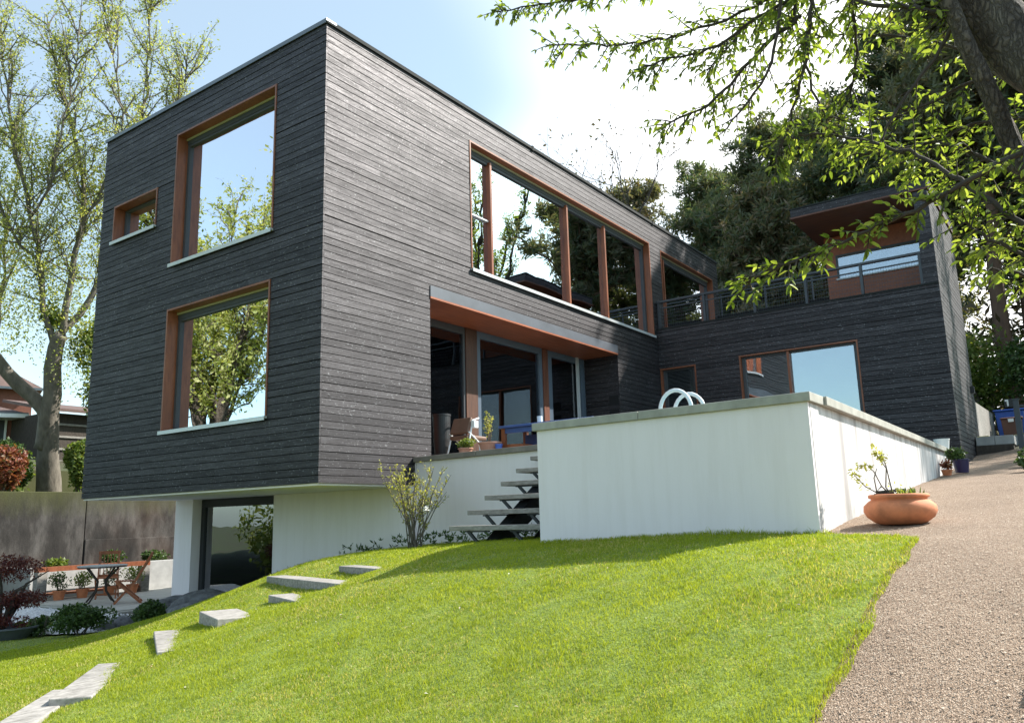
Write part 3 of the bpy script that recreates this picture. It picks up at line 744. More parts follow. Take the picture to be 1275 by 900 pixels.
q = MB(); q.box((XW - .02, -5.79, 5.47), (13.2, -3.19, 5.50)); q.obj('tower_soffit', wood_mat('dark_red_soffit', (.09, .03, .018), (.17, .06, .03), .5, (9, 1.2, 9)), house)
q = MB(); q.box((XW + .01, -5.77, 5.501), (13.17, -3.21, 5.66)); tr_ = q.obj('tower_roof', M_CORE, house)
q = MB(); q.box((XW - .035, -5.80, 5.661), (13.21, -3.18, 5.69)); q.obj('roof_flashing', M_FLASHD, tr_)
for k in range(2):
    q = MB(); q.box((XW - .02, -5.79, 5.50 + k * .08), (XW + .009, -3.20, 5.575 + k * .08)); q.obj('plank', PL[(False, 'y')], tr_)
    q = MB(); q.box((XW + .01, -3.209, 5.50 + k * .08), (13.17, -3.195, 5.575 + k * .08)); q.obj('plank', PL[(False, 'x')], tr_)
    q = MB(); q.box((XW + .01, -5.79, 5.50 + k * .08), (13.17, -5.771, 5.575 + k * .08)); q.obj('plank', PL[(False, 'x')], tr_)
# front board return of the tower wall above the parapet
for k in range(20):
    z = 3.64 + k * .0954
    if z + .09 > 5.46: break
    q = MB(); q.box((XW, -NY, z), (XW + .027, -NY + .25, min(z + .0904, 5.465))); q.obj('plank', PL[(False, 'y')], c_tow)
q = MB(); q.box((12.6, -NY - .07, 1.82), (12.72, -NY - .001, 1.96)); q.obj('wall_lamp', M_BLACKP, house)

# railing on the deck
rail = thing('roof_deck_railing', (9.9, -2.8, 3.6), 'dark metal railing along the roof deck above the side wing', 'railing')
for i, y in enumerate((-.05, -1.14, -2.26, -3.34, -4.42, -5.48)):
    q = MB(); q.box((9.86, y - .025, 3.631), (9.94, y + .025, 4.24)); q.obj('post', M_METAL, rail)
q = MB(); q.box((9.85, -5.53, 4.24), (9.95, -.0, 4.28)); q.obj('handrail', M_METAL, rail)
q = MB(); q.box((9.885, -5.50, 4.10), (9.915, -.03, 4.125)); q.obj('rail', M_METAL, rail)
for z in (3.72, 3.80, 3.88, 3.96, 4.03):
    q = MB(); q.bar((9.90, -5.50, z), (9.90, -.03, z), .006); q.obj('wire', M_METAL, rail)
q = MB()
for k in range(110): q.bar((9.902, -5.48 + k * .05, 3.66), (9.902, -5.48 + k * .05, 4.10), .003)
q.obj('wire_mesh', M_METAL, rail)['kind'] = 'stuff'
rail2 = thing('rear_deck_railing', (13.8, -2.0, 4.66), 'dark metal railing at the back of the roof deck beside the tower room', 'railing')
for y in (-.1, -1.3, -2.5):
    q = MB(); q.box((13.75, y - .02, 4.661), (13.79, y + .02, 5.25)); q.obj('post', M_METAL, rail2)
q = MB(); q.box((13.745, -3.3, 5.25), (13.795, -.03, 5.28)); q.obj('handrail', M_METAL, rail2)

# ---------------------------------------------------------------- terrace and pool
ter = thing('terrace', (3, -2, -1), 'raised terrace with white rendered wall and grey stone edge beside the garden stairs', 'terrace')
q = MB(); q.prism([(1.72, -.001), (1.36, -3.42), (9.8, -3.42), (9.8, -.001)], -1.2, .314); q.obj('retaining_wall', M_PLASTER, ter)
q = MB(); q.prism([(1.68, -.001), (1.55, -1.2), (2.05, -1.2), (2.05, -.001)], .315, .384); q.obj('edge_slab', M_TERR, ter, bevel=.006)
q = MB(); q.prism([(1.549, -1.205), (1.42, -2.4), (2.05, -2.4), (2.05, -1.205)], .315, .385); q.obj('edge_slab', M_TERR, ter, bevel=.006)
q = MB(); q.prism([(1.419, -2.405), (1.32, -3.42), (2.05, -3.42), (2.05, -2.405)], .315, .384); q.obj('edge_slab', M_TERR, ter, bevel=.006)
q = MB(); q.prism([(2.055, -3.42), (9.8, -3.42), (9.8, -.005), (2.055, -.005)], .315, .382); q.obj('terrace_paving', M_TERR, ter)

pool = thing('swimming_pool', (4, -4.8, -1), 'raised swimming pool with white rendered walls and pale stone coping', 'swimming pool')
FL, FR, SR, SL = (-.405, -3.48), (-.565, -5.99), (9.15, -5.80), (9.15, -3.43)
def lerp(a, b, t): return (a[0] + (b[0] - a[0]) * t, a[1] + (b[1] - a[1]) * t)
th = .3
q = MB(); q.prism([FL, FR, (FR[0] + th, FR[1] + .02), (FL[0] + th, FL[1])], -1.2, .314); q.obj('front_wall', M_PLASTER, pool)
q = MB(); q.prism([(FR[0] + .05, FR[1] - .001), (SR[0], SR[1]), (SR[0], SR[1] + th), (FR[0] + .05, FR[1] + th)], -1.2, .313); q.obj('side_wall', M_PLASTER_ST, pool)
q = MB(); q.prism([(FL[0] + th, FL[1] - th), (SL[0], SL[1] - th), SL, (FL[0] + .01, FL[1])], -1.2, .313); q.obj('inner_wall', M_PLASTER, pool)
q = MB(); q.box((8.9, -5.6, -1.0), (9.15, -3.6, .312)); q.obj('end_wall', M_PLASTER, pool)
q = MB(); q.box((-.3, -5.7, .20), (8.9, -3.7, .26)); q.obj('water', M_WATER, pool)
def coping(a, b, inw, n, cuts=None):
    ts = cuts or [i / n for i in range(n + 1)]
    for t0, t1 in zip(ts, ts[1:]):
        p, r = Vector(lerp(a, b, t0)), Vector(lerp(a, b, t1)); d = (r - p).normalized(); i_ = Vector(inw)
        p2, r2 = p + d * .002, r - d * .002
        q = MB(); po = [p2 - i_ * .035, r2 - i_ * .035, r2 + i_ * .34, p2 + i_ * .34]
        if (po[1] - po[0]).cross(po[2] - po[1]) < 0: po = po[::-1]
        q.prism([tuple(x) for x in po], .315, .385 + random.uniform(-.001, .001)); q.obj('coping_stone', M_COPING, pool, bevel=.005)
coping((-.40, -3.44), (-.563, -6.02), (1, 0), 2, [0, .44, 1])
coping((-.22, -6.005), (9.15, -5.81), (0, 1), 7)
coping((-.05, -3.48), (9.15, -3.43), (0, -1), 7)
coping((9.15, -5.45), (9.15, -3.8), (-1, 0), 1)
lad = []
for X_, dy in ((2.2, 0), (2.60, 0)):
    pts = [Vector((X_, -3.52, .36)), Vector((X_, -3.52, .72))]
    for k in range(1, 12):
        a = math.pi * k / 12; pts.append(Vector((X_, -3.72 + .20 * math.cos(a), .72 + .24 * math.sin(a))))
    pts += [Vector((X_, -3.92, .72)), Vector((X_, -3.94, .1))]
    lad.append(pts)
ldr = thing('pool_ladder', (2.4, -3.6, .38), 'white curved pool ladder handrails rising behind the front coping', 'ladder')
for pts in lad:
    q = MB(); q.tube(pts, .024, 12); q.obj('handrail', M_CHROME, ldr, smooth=True)
q = MB(); q.box((2.2, -3.98, .12), (2.6, -3.90, .15)); q.obj('rung', M_CHROME, ldr)

st = thing('garden_stairs', (.6, -2.8, -.75), 'open grey timber stairs on black steel stringers climbing to the terrace', 'stairs')
for k in range(6):
    xc = 1.30 - .30 * k; zt = .385 - .154 * (k + 1)
    q = MB(); q.box((xc - .02, -3.44, zt - .045), (xc + .27, -2.24, zt + .004)); q.obj('tread', M_GREYWOOD, st, bevel=.006)
    for y, s in ((-2.62, 1), (-3.18, 1)):
        q = MB(); q.bar((xc + .03, y + .17, zt - .048), (xc + .03, y + .01, zt - .20), .022, .03); q.bar((xc + .03, y + .20, zt - .055), (xc + .03, y - .10, zt - .055), .03, .014); q.obj('bracket', M_BLACKP, st)
for y in (-2.62, -3.18):
    q = MB()
    vs = [(-.28, -.82), (-.02, -.82), (1.62, .06), (1.62, .26), (1.42, .26)]
    q.add([(x, y - .10, z) for x, z in vs] + [(x, y + .03, z) for x, z in vs], [(0, 1, 2, 3, 4), (9, 8, 7, 6, 5)] + [(i, 5 + i, 5 + (i + 1) % 5, (i + 1) % 5) for i in range(5)])
    q.obj('stringer', M_BLACKP, st)
def G(x, y): return float(gz(np.array([x]), np.array([y]))[0])

# ---------------------------------------------------------------- sleepers set in the lawn as steps
def sleeper(p, q_, w, top, label, th_=.15):
    p, q_ = Vector(p), Vector(q_); d = (q_ - p).normalized(); n = Vector((-d.y, d.x)); po = [p - n * w / 2, q_ - n * w / 2, q_ + n * w / 2, p + n * w / 2]
    mb = MB(); mb.prism([tuple(v) for v in po], [top[0] - th_, top[1] - th_, top[1] - th_, top[0] - th_], [top[0], top[1], top[1], top[0]])
    o = mb.obj('timber_sleeper', M_SLEEPER, bevel=.008)
    return tag(o, label, 'timber step', 'timber sleepers set in the lawn as steps')
sleeper((-3.12, -1.33), (-3.88, -2.20), .25, (-1.475, -1.50), 'long pale timber step lying at the foot of the grass slope, second lowest')
sleeper((-3.66, -1.74), (-4.50, -2.60), .22, (-1.53, -1.56), 'lowest timber step at the bottom edge of the lawn, partly under its neighbour')
sleeper((-2.24, -.62), (-2.90, -1.78), .27, (-1.385, -1.385), 'broad timber step pointing downhill between the lowest pair and the short block')
sleeper((-1.90, -.85), (-2.20, -1.56), .34, (-1.235, -1.235), 'short thick timber block standing proud of the lawn slope', .2)
sleeper((-1.47, -1.2), (-1.88, -2.30), .24, (-1.12, -1.125), 'small flat timber step just below the longest sleeper')
sleeper((-.76, -.24), (-1.60, -2.86), .24, (-1.02, -1.005), 'longest timber step across the upper lawn slope', .16)
sleeper((-.55, -1.12), (-1.08, -2.62), .20, (-.915, -.905), 'topmost timber step nearest the yellow green bush')

# ---------------------------------------------------------------- foliage helpers
def leaf_cloud(name, pts, size, m, parent=None, n_per=1, droop=.2, shape='quad', asp=.5, stuff=True):
    pts = np.repeat(np.asarray(pts, float), n_per, 0); n = len(pts)
    D = rand_dirs(n); D[:, 2] -= droop; Nn = rand_dirs(n); Nn[:, 2] += .8
    s = size * rng.uniform(.6, 1.3, n)
    if shape == 'quad': V, F = quads(pts, D, Nn, s, s * asp); r = rng.random(n)
    else: V, F, idx = leaves(pts, D, Nn, s, s * asp); r = rng.random(n)[idx]
    o = np_obj(name, V, F, m, parent, r)
    if stuff: o['kind'] = 'stuff'
    return o
def blob_pts(c, rad, n, lobes=9, hollow=.5):
    c = np.array(c); rad = np.array(rad, float)
    L_ = unit(rng.normal(size=(lobes, 3))) * rad * .55 * rng.uniform(.4, 1, (lobes, 1)); k = rng.integers(0, lobes, n)
    lr = rng.uniform(.35, .62, lobes)[k][:, None]
    d = rand_dirs(n) * (rng.random((n, 1)) ** (1 / 3) * (1 - hollow) + hollow)
    P = c + L_[k] + d * rad * lr
    return P
def bush(name, x, y, rx, ry, h, n, size, m, label, cat='shrub', group=None, z=None, lobes=9, asp=.5, shape='quad', stems=6, stem_m=None):
    z = G(x, y) if z is None else z
    t = thing(name, (x, y, z), label, cat, group)
    P = blob_pts((x, y, z + h * .52), (rx, ry, h * .5), n, lobes); P = P[P[:, 2] > z + .01]
    leaf_cloud('foliage', P, size, m, t, asp=asp, shape=shape)
    if stems:
        mb = MB()
        for i in range(stems):
            a = random.uniform(0, 6.28); e = Vector((x + rx * .6 * math.cos(a), y + ry * .6 * math.sin(a), z + h * random.uniform(.5, .85)))
            b = Vector((x + random.uniform(-.04, .04), y + random.uniform(-.04, .04), z - .05)); mb.tube([b, b.lerp(e, .5) + Vector((0, 0, .08 * h)), e], [.018 * h + .004, .012 * h + .003, .004], 5)
        mb.obj('stem', stem_m or M_TWIG, t)
    return t

# ---------------------------------------------------------------- bush by the basement wall
def twiggy(name, x, y, z, h, spread, nst, nleaf, size, m, label, flower=None):
    t = thing(name, (x, y, z), label, 'shrub'); mb = MB(); LP = []
    for i in range(nst):
        a = random.uniform(0, 6.28); s = spread * math.sqrt(random.random()); hh = h * random.uniform(.65, 1.0)
        b = Vector((x + random.uniform(-.07, .07), y + random.uniform(-.07, .07), z - .03)); e = Vector((x + s * math.cos(a), y + s * math.sin(a), z + hh))
        pts = [b, b.lerp(e, .35) + Vector((random.uniform(-.04, .04), random.uniform(-.04, .04), .05)), b.lerp(e, .7) + Vector((0, 0, .05)), e]
        mb.tube(pts, [.009, .007, .005, .002], 5)
        for k in range(7):
            f = random.uniform(.3, .95); p = b.lerp(e, f) + Vector((0, 0, .04)); q_ = p + Vector((random.uniform(-.16, .16), random.uniform(-.16, .16), random.uniform(.08, .25)))
            mb.tube([p, q_], [.004, .0015], 4)
            for j in range(nleaf): LP.append(p.lerp(q_, random.random()) + Vector([random.uniform(-.015, .015) for _ in range(3)]))
    mb.obj('stem', M_TWIG, t); leaf_cloud('foliage', np.array([tuple(p) for p in LP]), size, m, t, asp=.5, shape='leaf', droop=-.3)
    if flower:
        q = MB()
        for k in range(7):
            a = k * .9; c = Vector(flower); d = Vector((math.cos(a) * .045, math.sin(a) * .045, .012 * math.sin(3 * a)))
            n_ = Vector((-math.sin(a), math.cos(a), 0)) * .022
            q.add([c, c + d * .6 - n_, c + d + Vector((0, 0, .012)), c + d * .6 + n_], [(0, 1, 2, 3)]); q.add([c + Vector((0, 0, .01)), c + d * .4 + n_ + Vector((0, 0, .03)), c + d * .7 + Vector((0, 0, .045)), c + d * .4 - n_ + Vector((0, 0, .03))], [(0, 1, 2, 3)])
        q.obj('white_flower', M_PETAL, t)
    return t
twiggy('flowering_shrub', .85, -.80, -.82, 1.02, .54, 19, 9, .036, M_YELSHRUB, 'twiggy yellow green bush with one white flower in front of the white wall', (.55, -1.25, -.36))
# weeds at the foot of the wall
P = []
for i in range(130):
    y = random.uniform(-3.3, 1.2); x = (1.62 if y > -.0 else 1.45 - (-y) * .08) - random.uniform(.02, .22)
    P.append((x, y, G(x, y) + random.uniform(.02, .16)))
tag(leaf_cloud('weeds', P, .07, M_SHRUB, None, 5, -.5, 'quad', .3), 'low dark weeds growing along the foot of the basement wall', 'weeds')

# ---------------------------------------------------------------- terrace things
zt = .385
q = MB(); q.lathe([(.001, 0), (.10, 0), (.125, .30), (.135, .66), (.142, .665), (.142, .69), (.128, .69), (.12, .62), (.001, .62)], n=28)
o = q.obj('tall_planter', M_BLACKP, smooth=False); o.location = (2.55, .22, zt); tag(o, 'tall dark cylindrical planter at the left end of the terrace opening', 'planter')
tl = thing('lounge_chair', (2.62, -.12, zt), 'brown leather lounge chair with pale tubular legs beside the tall dark planter', 'chair')
q = MB()
for y in (.02, -.34):
    q.tube([(2.42, y, zt), (2.50, y, zt + .22), (2.60, y, zt + .56), (2.74, y, zt + .60)], .013, 8); q.tube([(2.86, y, zt), (2.72, y, zt + .25), (2.50, y, zt + .38)], .013, 8)
q.tube([(2.60, .02, zt + .56), (2.60, -.34, zt + .56)], .012, 8); q.obj('frame', M_CHROME, tl, smooth=True)
q = MB(); q.bar((2.50, -.16, zt + .36), (2.60, -.16, zt + .60), .34, .05, up=(1, 0, 0)); q.obj('backrest', M_LEATHER, tl, bevel=.02)
q = MB(); q.box((2.48, -.33, zt + .28), (2.95, .01, zt + .34)); q.obj('seat', M_LEATHER, tl, bevel=.02)
q = MB(); q.box((2.56, -.40, zt + .44), (2.66, -.33, zt + .55)); q.obj('armrest', M_CHROME, tl, bevel=.01)
def pot(name, x, y, z, r, h, m, label, cat='flower pot', rim=.012, belly=0):
    q = MB(); q.lathe([(.001, 0), (r * .72, 0), (r * (.85 + belly), h * .45), (r * .97, h * .86), (r * 1.08, h * .87), (r * 1.08, h), (r * .95, h), (r * .9, h * .88), (.001, h * .88)], n=28)
    o = q.obj(name, m, smooth=False); o.location = (x, y, z); return tag(o, label, cat)
def plant_in(name, x, y, z, h, spread, nst, nleaf, size, m, label, asp=.45):
    t = thing(name, (x, y, z), label, 'plant'); mb = MB(); LP = []
    for i in range(nst):
        a = random.uniform(0, 6.28); b = Vector((x + .02 * math.cos(a), y + .02 * math.sin(a), z)); e = Vector((x + spread * random.random() * math.cos(a), y + spread * random.random() * math.sin(a), z + h * random.uniform(.6, 1)))
        mb.tube([b, b.lerp(e, .5) + Vector((.01, 0, 0)), e], [.006, .005, .002], 5)
        for k in range(nleaf): LP.append(b.lerp(e, random.uniform(.35, 1)) + Vector([random.uniform(-1, 1) * spread * .25 for _ in range(3)]))
    mb.obj('stem', M_TWIG, t); leaf_cloud('foliage', np.array([tuple(p) for p in LP]), size, m, t, asp=asp, shape='leaf', droop=0); return t
pot('flower_pot', 2.15, -.56, zt, .10, .11, M_TERRAP, 'small clay pot holding a rounded herb at the terrace edge')
bush('potted_herb', 2.15, -.56, .14, .14, .20, 700, .035, M_SHRUBL, 'rounded green herb in a small clay pot on the terrace edge', 'plant', z=zt + .08, stems=3)
pot('flower_pot', 2.20, -.95, zt, .155, .165, M_TERRAP, 'large pale clay flower pot on the terrace edge with a tall plant')
plant_in('potted_plant', 2.20, -.95, zt + .14, .52, .13, 7, 16, .045, M_YELSHRUB, 'tall leggy plant with pale green leaves in the pale clay pot')
pot('blue_pot', 2.12, -1.16, zt, .05, .12, M_BLUEL, 'small bright blue pot right beside the large clay pot')
q = MB(); q.lathe([(.001, 0), (.20, 0), (.24, .14), (.23, .15), (.19, .02), (.001, .02)], n=28); o = q.obj('orange_bowl', M_TERRA); o.location = (2.75, -1.02, zt); tag(o, 'wide orange bowl on the terrace behind the blue pot', 'bowl')
tb = thing('low_table', (2.7, -1.75, zt), 'low terrace table with blue top and orange wooden legs', 'table')
q = MB(); q.box((2.36, -2.5, zt + .36), (3.0, -.98, zt + .395)); q.obj('tabletop', M_BLUE, tb, bevel=.005)
for x in (2.40, 2.93):
    for y in (-1.03, -2.44):
        q = MB(); q.box((x, y - .03, zt), (x + .05, y + .03, zt + .359)); q.obj('leg', M_ORANGE, tb)
q = MB(); q.box((2.41, -2.41, zt + .29), (2.44, -1.06, zt + .358)); q.box((2.9, -2.41, zt + .05), (2.92, -1.06, zt + .30)); q.obj('apron', M_BLUE, tb)
q = MB(); q.add([(2.30, -1.10, zt), (2.95, -1.10, zt), (2.95, -2.3, zt), (2.30, -2.3, zt), (2.42, -1.25, zt + .10), (2.85, -1.2, zt + .14), (2.85, -2.2, zt + .13), (2.40, -2.15, zt + .11)], [(0, 1, 2, 3), (7, 6, 5, 4), (0, 4, 5, 1), (1, 5, 6, 2), (2, 6, 7, 3), (3, 7, 4, 0)])
tag(q.obj('red_cushion', M_RED, bevel=.03), 'red cushion lying under the low blue table', 'cushion')
q = MB(); q.lathe([(.001, 0), (.035, 0), (.038, .11), (.034, .11), (.031, .01), (.001, .01)], n=20); o = q.obj('drinking_cup', M_WHITEP); o.location = (2.6, -1.52, zt + .396); tag(o, 'small white cup standing on the blue tabletop', 'cup')

# ---------------------------------------------------------------- bowl and pots along the path
bx_, by_ = -.02, -6.43; bz = G(bx_, by_) - .01
q = MB(); q.lathe([(.001, 0), (.16, 0), (.20, .012), (.262, .055), (.287, .10), (.282, .145), (.245, .178), (.222, .190), (.218, .20), (.238, .207), (.240, .228), (.222, .236), (.205, .232), (.195, .20), (.19, .17), (.001, .17)], n=56)
o = q.obj('terracotta_bowl', M_TERRA, smooth=True); o.location = (bx_, by_, bz); o.scale = (.87, .87, .93); tag(o, 'wide terracotta bowl planter on the gravel in front of the white side wall', 'planter')
q = MB(); q.lathe([(.001, .172), (.19, .172), (.196, .176)], n=24); o2 = q.obj('soil', M_SOIL, o); o2.matrix_parent_inverse = Matrix(); 
q = MB(); q.bar((bx_ - .10, by_ + .12, bz + .235), (bx_ + .14, by_ - .02, bz + .25), .035, .02); q.bar((bx_ - .12, by_ + .14, bz + .215), (bx_ - .06, by_ + .02, bz + .225), .03, .02); tag(q.obj('bark_strip', M_BARKD), 'curved strip of dark bark lying in the terracotta bowl', 'bark')
tp = thing('blade_leaf_plant', (bx_, by_, bz + .17), 'clump of upright green strap leaves along the front of the terracotta bowl', 'plant')
lf = []
for i in range(46):
    a = random.uniform(-2.9, .5) ; r = random.uniform(.07, .15); c = np.array([bx_ + r * math.cos(a), by_ + r * math.sin(a), bz + .165]); lf.append(c)
lf = np.array(lf); D = rand_dirs(len(lf)) * .45; D[:, 2] = 1; V, F, idx = leaves(lf, D, rand_dirs(len(lf)), rng.uniform(.06, .12, len(lf)), .024)
np_obj('leaf', V, F, M_SHRUBL, tp, rng.random(len(lf))[idx])['kind'] = 'stuff'
# arching twig with variegated leaves
ta = thing('arching_plant', (bx_ - .03, by_ + .02, bz + .18), 'thin arching twig with pale variegated leaves growing from the terracotta bowl', 'plant')
S0 = Vector((bx_ - .02, by_ + .03, bz + .19)); rr = Vector((math.sin(_y), -math.cos(_y), 0)); uu = Vector((0, 0, 1))
def at2(a, b): return S0 + rr * a + uu * b
arcs = [[at2(0, 0), at2(-.10, .03), at2(-.20, .09), at2(-.27, .17), at2(-.285, .20)], [at2(0, 0), at2(-.08, .09), at2(-.12, .19), at2(-.17, .25), at2(-.235, .24)],
        [at2(0, 0), at2(-.015, .12), at2(-.03, .24), at2(-.06, .33)], [at2(-.08, .09), at2(-.12, .05), at2(-.13, .15), at2(-.10, .22)], [at2(.0, .0), at2(-.05, .08), at2(-.03, .22), at2(-.08, .30), at2(-.10, .36)]]
mb = MB(); LP = []
for a in arcs:
    mb.tube(a, [.006, .005, .004, .003, .0025][:len(a)], 6)
for a, rng_ in ((arcs[0], (.45, 1)), (arcs[1], (.6, 1)), (arcs[2], (.8, 1)), (arcs[4], (.85, 1))):
    for k in range(34):
        f = random.uniform(*rng_) * (len(a) - 1); i = min(int(f), len(a) - 2); LP.append(tuple(a[i].lerp(a[i + 1], f - i) + Vector([random.uniform(-.025, .025) for _ in range(3)])))
for k in range(26): LP.append(tuple(at2(random.uniform(-.03, .06), random.uniform(0, .10))))
mb.obj('stem', M_TWIG, ta, smooth=True); leaf_cloud('foliage', np.array(LP), .033, M_YELSHRUB, ta, asp=.5, shape='leaf')
px_, py_ = 6.45, -6.12; pz = G(px_, py_)
q = MB(); q.lathe([(.001, 0), (.085, 0), (.095, .08), (.105, .17), (.112, .175), (.112, .19), (.10, .19), (.09, .165), (.001, .165)], n=28); o = q.obj('purple_pot', M_PURPLE); o.location = (px_, py_, pz); tag(o, 'glossy purple flower pot at the far end of the white side wall', 'flower pot')
bush('potted_bush', px_ - .02, py_ + .05, .17, .17, .26, 900, .05, M_SHRUB, 'small grey green bush growing in the purple pot', 'plant', z=pz + .15, stems=3)
pot('flower_pot', 6.05, -5.98, G(6.05, -5.98), .07, .08, M_TERRA, 'small low clay pot against the wall beside the purple pot')
bush('potted_flowers', 6.05, -5.98, .10, .09, .15, 260, .05, M_REDSHRUB, 'small reddish plant in the low clay pot beside the purple pot', 'plant', z=G(6.05, -5.98) + .06, stems=0)
q = MB(); q.lathe([(.001, 0), (.09, 0), (.115, .17), (.12, .17), (.12, .185), (.105, .185), (.085, .02), (.001, .02)], n=28); o = q.obj('bucket', M_WHITEP); o.location = (7.9, -5.72, .386); tag(o, 'white plastic bucket on the far end of the pool coping', 'bucket')
bush('path_edge_bush', 5.4, -7.05, .22, .26, .26, 2600, .05, M_SHRUB, 'low dense green bush at the right edge of the path', stems=4)
bush('path_edge_bush', 6.7, -7.05, .25, .3, .30, 2400, .05, M_SHRUB, 'second low bush at the right edge of the path, just beyond the first', stems=4)
# rock by the near right edge
def rock(c, r, label, seed=1, sub=4, nm='rock'):
    import bmesh
    bm = bmesh.new(); bmesh.ops.create_icosphere(bm, subdivisions=sub, radius=1.0)
    rs = np.random.default_rng(seed); k = rs.normal(size=(6, 3)) * 1.6; ph = rs.uniform(0, 6, 6)
    for v in bm.verts:
        p = v.co.copy(); s = 1 + .05 * math.sin(p.x * 23 + p.z * 17) * math.sin(p.y * 19 - p.z * 13) + sum(.07 * math.sin(float(k[i] @ np.array(p)) * 1.7 + ph[i]) for i in range(6)) + .03 * math.sin(p.x * 11 + p.y * 9)
        v.co = Vector((p.x * r[0] * s, p.y * r[1] * s, p.z * r[2] * s))
    me = bpy.data.meshes.new(nm); bm.to_mesh(me); bm.free(); me.materials.append(M_ROCK)
    for p in me.polygons: p.use_smooth = sub > 2
    o = bpy.data.objects.new(nm, me); COL.objects.link(o); o.location = c; return tag(o, label, 'rock')
rock((-2.90, -7.47, G(-2.9, -7.4) + .02), (.08, .07, .11), 'small dark stone at the very right edge of the gravel path', 3)
rock((.95, 4.55, -1.88), (.62, .42, .30), 'large dark boulder lying in front of the white basement column', 5)
rock((.95, 3.55, -1.72), (.55, .45, .26), 'dark boulder half buried in the grass crest below the basement window', 8)
rock((.35, 4.9, -2.0), (.35, .3, .18), 'low dark boulder between the round shrub and the large boulder', 12)

# ---------------------------------------------------------------- steps, fence, bins at the top of the path
q = MB(); q.box((12.0, -6.42, .2), (12.5, -5.77, .53)); q.box((12.06, -6.42, .531), (12.5, -5.77, .68)); a_ = thing('path_steps', (12.2, -6.1, .3), 'dark timber and pale concrete steps at the top of the gravel path', 'steps'); q.obj('riser', M_BARKD, a_, bevel=.01)
for k in range(2):
    q = MB(); q.box((12.10, -6.12 - .33 * (k) + .01, .681), (12.9, -6.12 - .33 * k + .335, .86)); q.obj('concrete_block', M_CONC, a_, bevel=.01)
q = MB(); q.box((12.9, -9, .3), (22, -5.4, .9)); q.obj('upper_path', M_CONC)['kind'] = 'structure'
q = MB(); q.box((12.3, -6.0, .861), (12.8, -5.80, .885)); tag(q.obj('door_mat', M_YEL), 'flat yellow mat on the concrete step beside the fence', 'mat')
fn = thing('timber_fence', (16, -5.65, .9), 'weathered pale fence of upright boards running back beside the bins', 'fence')
pmf = None
for k in range(44):
    x = 13.22 + k * .131
    if pmf is None: b_ = MB().box((0, -.012, 0), (.112, .012, 1.0)); pmf = b_.mesh('fence_board', M_GREYWOOD)
    o = bpy.data.objects.new('fence_board', pmf); COL.objects.link(o); o.location = (x, -5.74 + (k * .131) * .025, .88); o.scale = (1, 1, .82 + .0055 * k); put(o, fn)
q = MB(); q.bar((13.2, -5.70, 1.1), (19, -5.56, 1.1), .03, .07); q.bar((13.2, -5.70, 1.55), (19, -5.56, 1.6), .03, .07); q.obj('rail', M_GREYWOOD, fn)
def wheelie(x, y, z, s, m, label, rz=0):
    t = thing('wheelie_bin', (0, 0, 0), label, 'bin', 'bins at the top of the path')
    q = MB(); q.add([(-.22 * s, -.24 * s, .05), (.22 * s, -.24 * s, .05), (.22 * s, .24 * s, .05), (-.22 * s, .24 * s, .05), (-.29 * s, -.29 * s, .92 * s), (.29 * s, -.29 * s, .92 * s), (.29 * s, .29 * s, .92 * s), (-.29 * s, .29 * s, .92 * s)], [(0, 3, 2, 1), (4, 5, 6, 7), (0, 1, 5, 4), (1, 2, 6, 5), (2, 3, 7, 6), (3, 0, 4, 7)]); q.obj('bin_body', m, t, bevel=.02)
    q = MB(); q.prism([(-.33 * s, -.32 * s), (.32 * s, -.32 * s), (.32 * s, .32 * s), (-.33 * s, .32 * s)], .925 * s, [.96 * s, 1.03 * s, 1.03 * s, .96 * s]); q.obj('lid', m, t, bevel=.02)
    for yy in (-.24, .24):
        q = MB(); q.tube([(.22 * s, yy * s - .03, .1), (.22 * s, yy * s + .03, .1)], .1, 16); q.obj('wheel', M_BLACKP, t)
    t.location = (x, y, z); t.rotation_euler = (0, 0, rz); return t
wb = wheelie(17.2, -6.13, .9, .76, M_BROWNP, 'brown wheelie bin on the terrace at the top of the steps')
q = MB(); q.box((-.285, -.06, .62), (-.262, .06, .70)); o = q.obj('sticker', M_WHITEP); o.parent = wb
wheelie(19.0, -6.0, .9, 1.15, M_BLUEL, 'large blue bin standing behind the brown one')
wheelie(17.4, -6.95, .9, 1.0, M_BLUEL, 'blue wheelie bin on the right beside the gate post')
q = MB(); q.box((12.25, -6.60, .3), (12.33, -6.50, 1.56)); q.box((12.23, -6.62, 1.56), (12.35, -6.48, 1.58)); gp = thing('gate_post', (12.3, -6.55, .3), 'dark metal gate post with a white house number beside the path steps', 'gate post'); q.obj('post', M_METAL, gp)
q = MB(); q.box((12.2, -6.50, 1.42), (12.215, -6.36, 1.58)); q.obj('number_plate', M_BLACKP, gp)
q = MB(); q.box((12.185, -6.435, 1.44), (12.198, -6.405, 1.57)); q.box((12.185, -6.404, 1.535), (12.198, -6.375, 1.57)); q.obj('number', M_WHITEP, gp)
q = MB()
for k in range(8): q.box((12.27, -6.70 - k * .12, .75), (12.29, -6.685 - k * .12, 1.45))
q.box((12.26, -7.7, 1.42), (12.3, -6.61, 1.45)); q.box((12.26, -7.7, .78), (12.3, -6.61, .81)); q.obj('gate_leaf', M_METAL, gp)

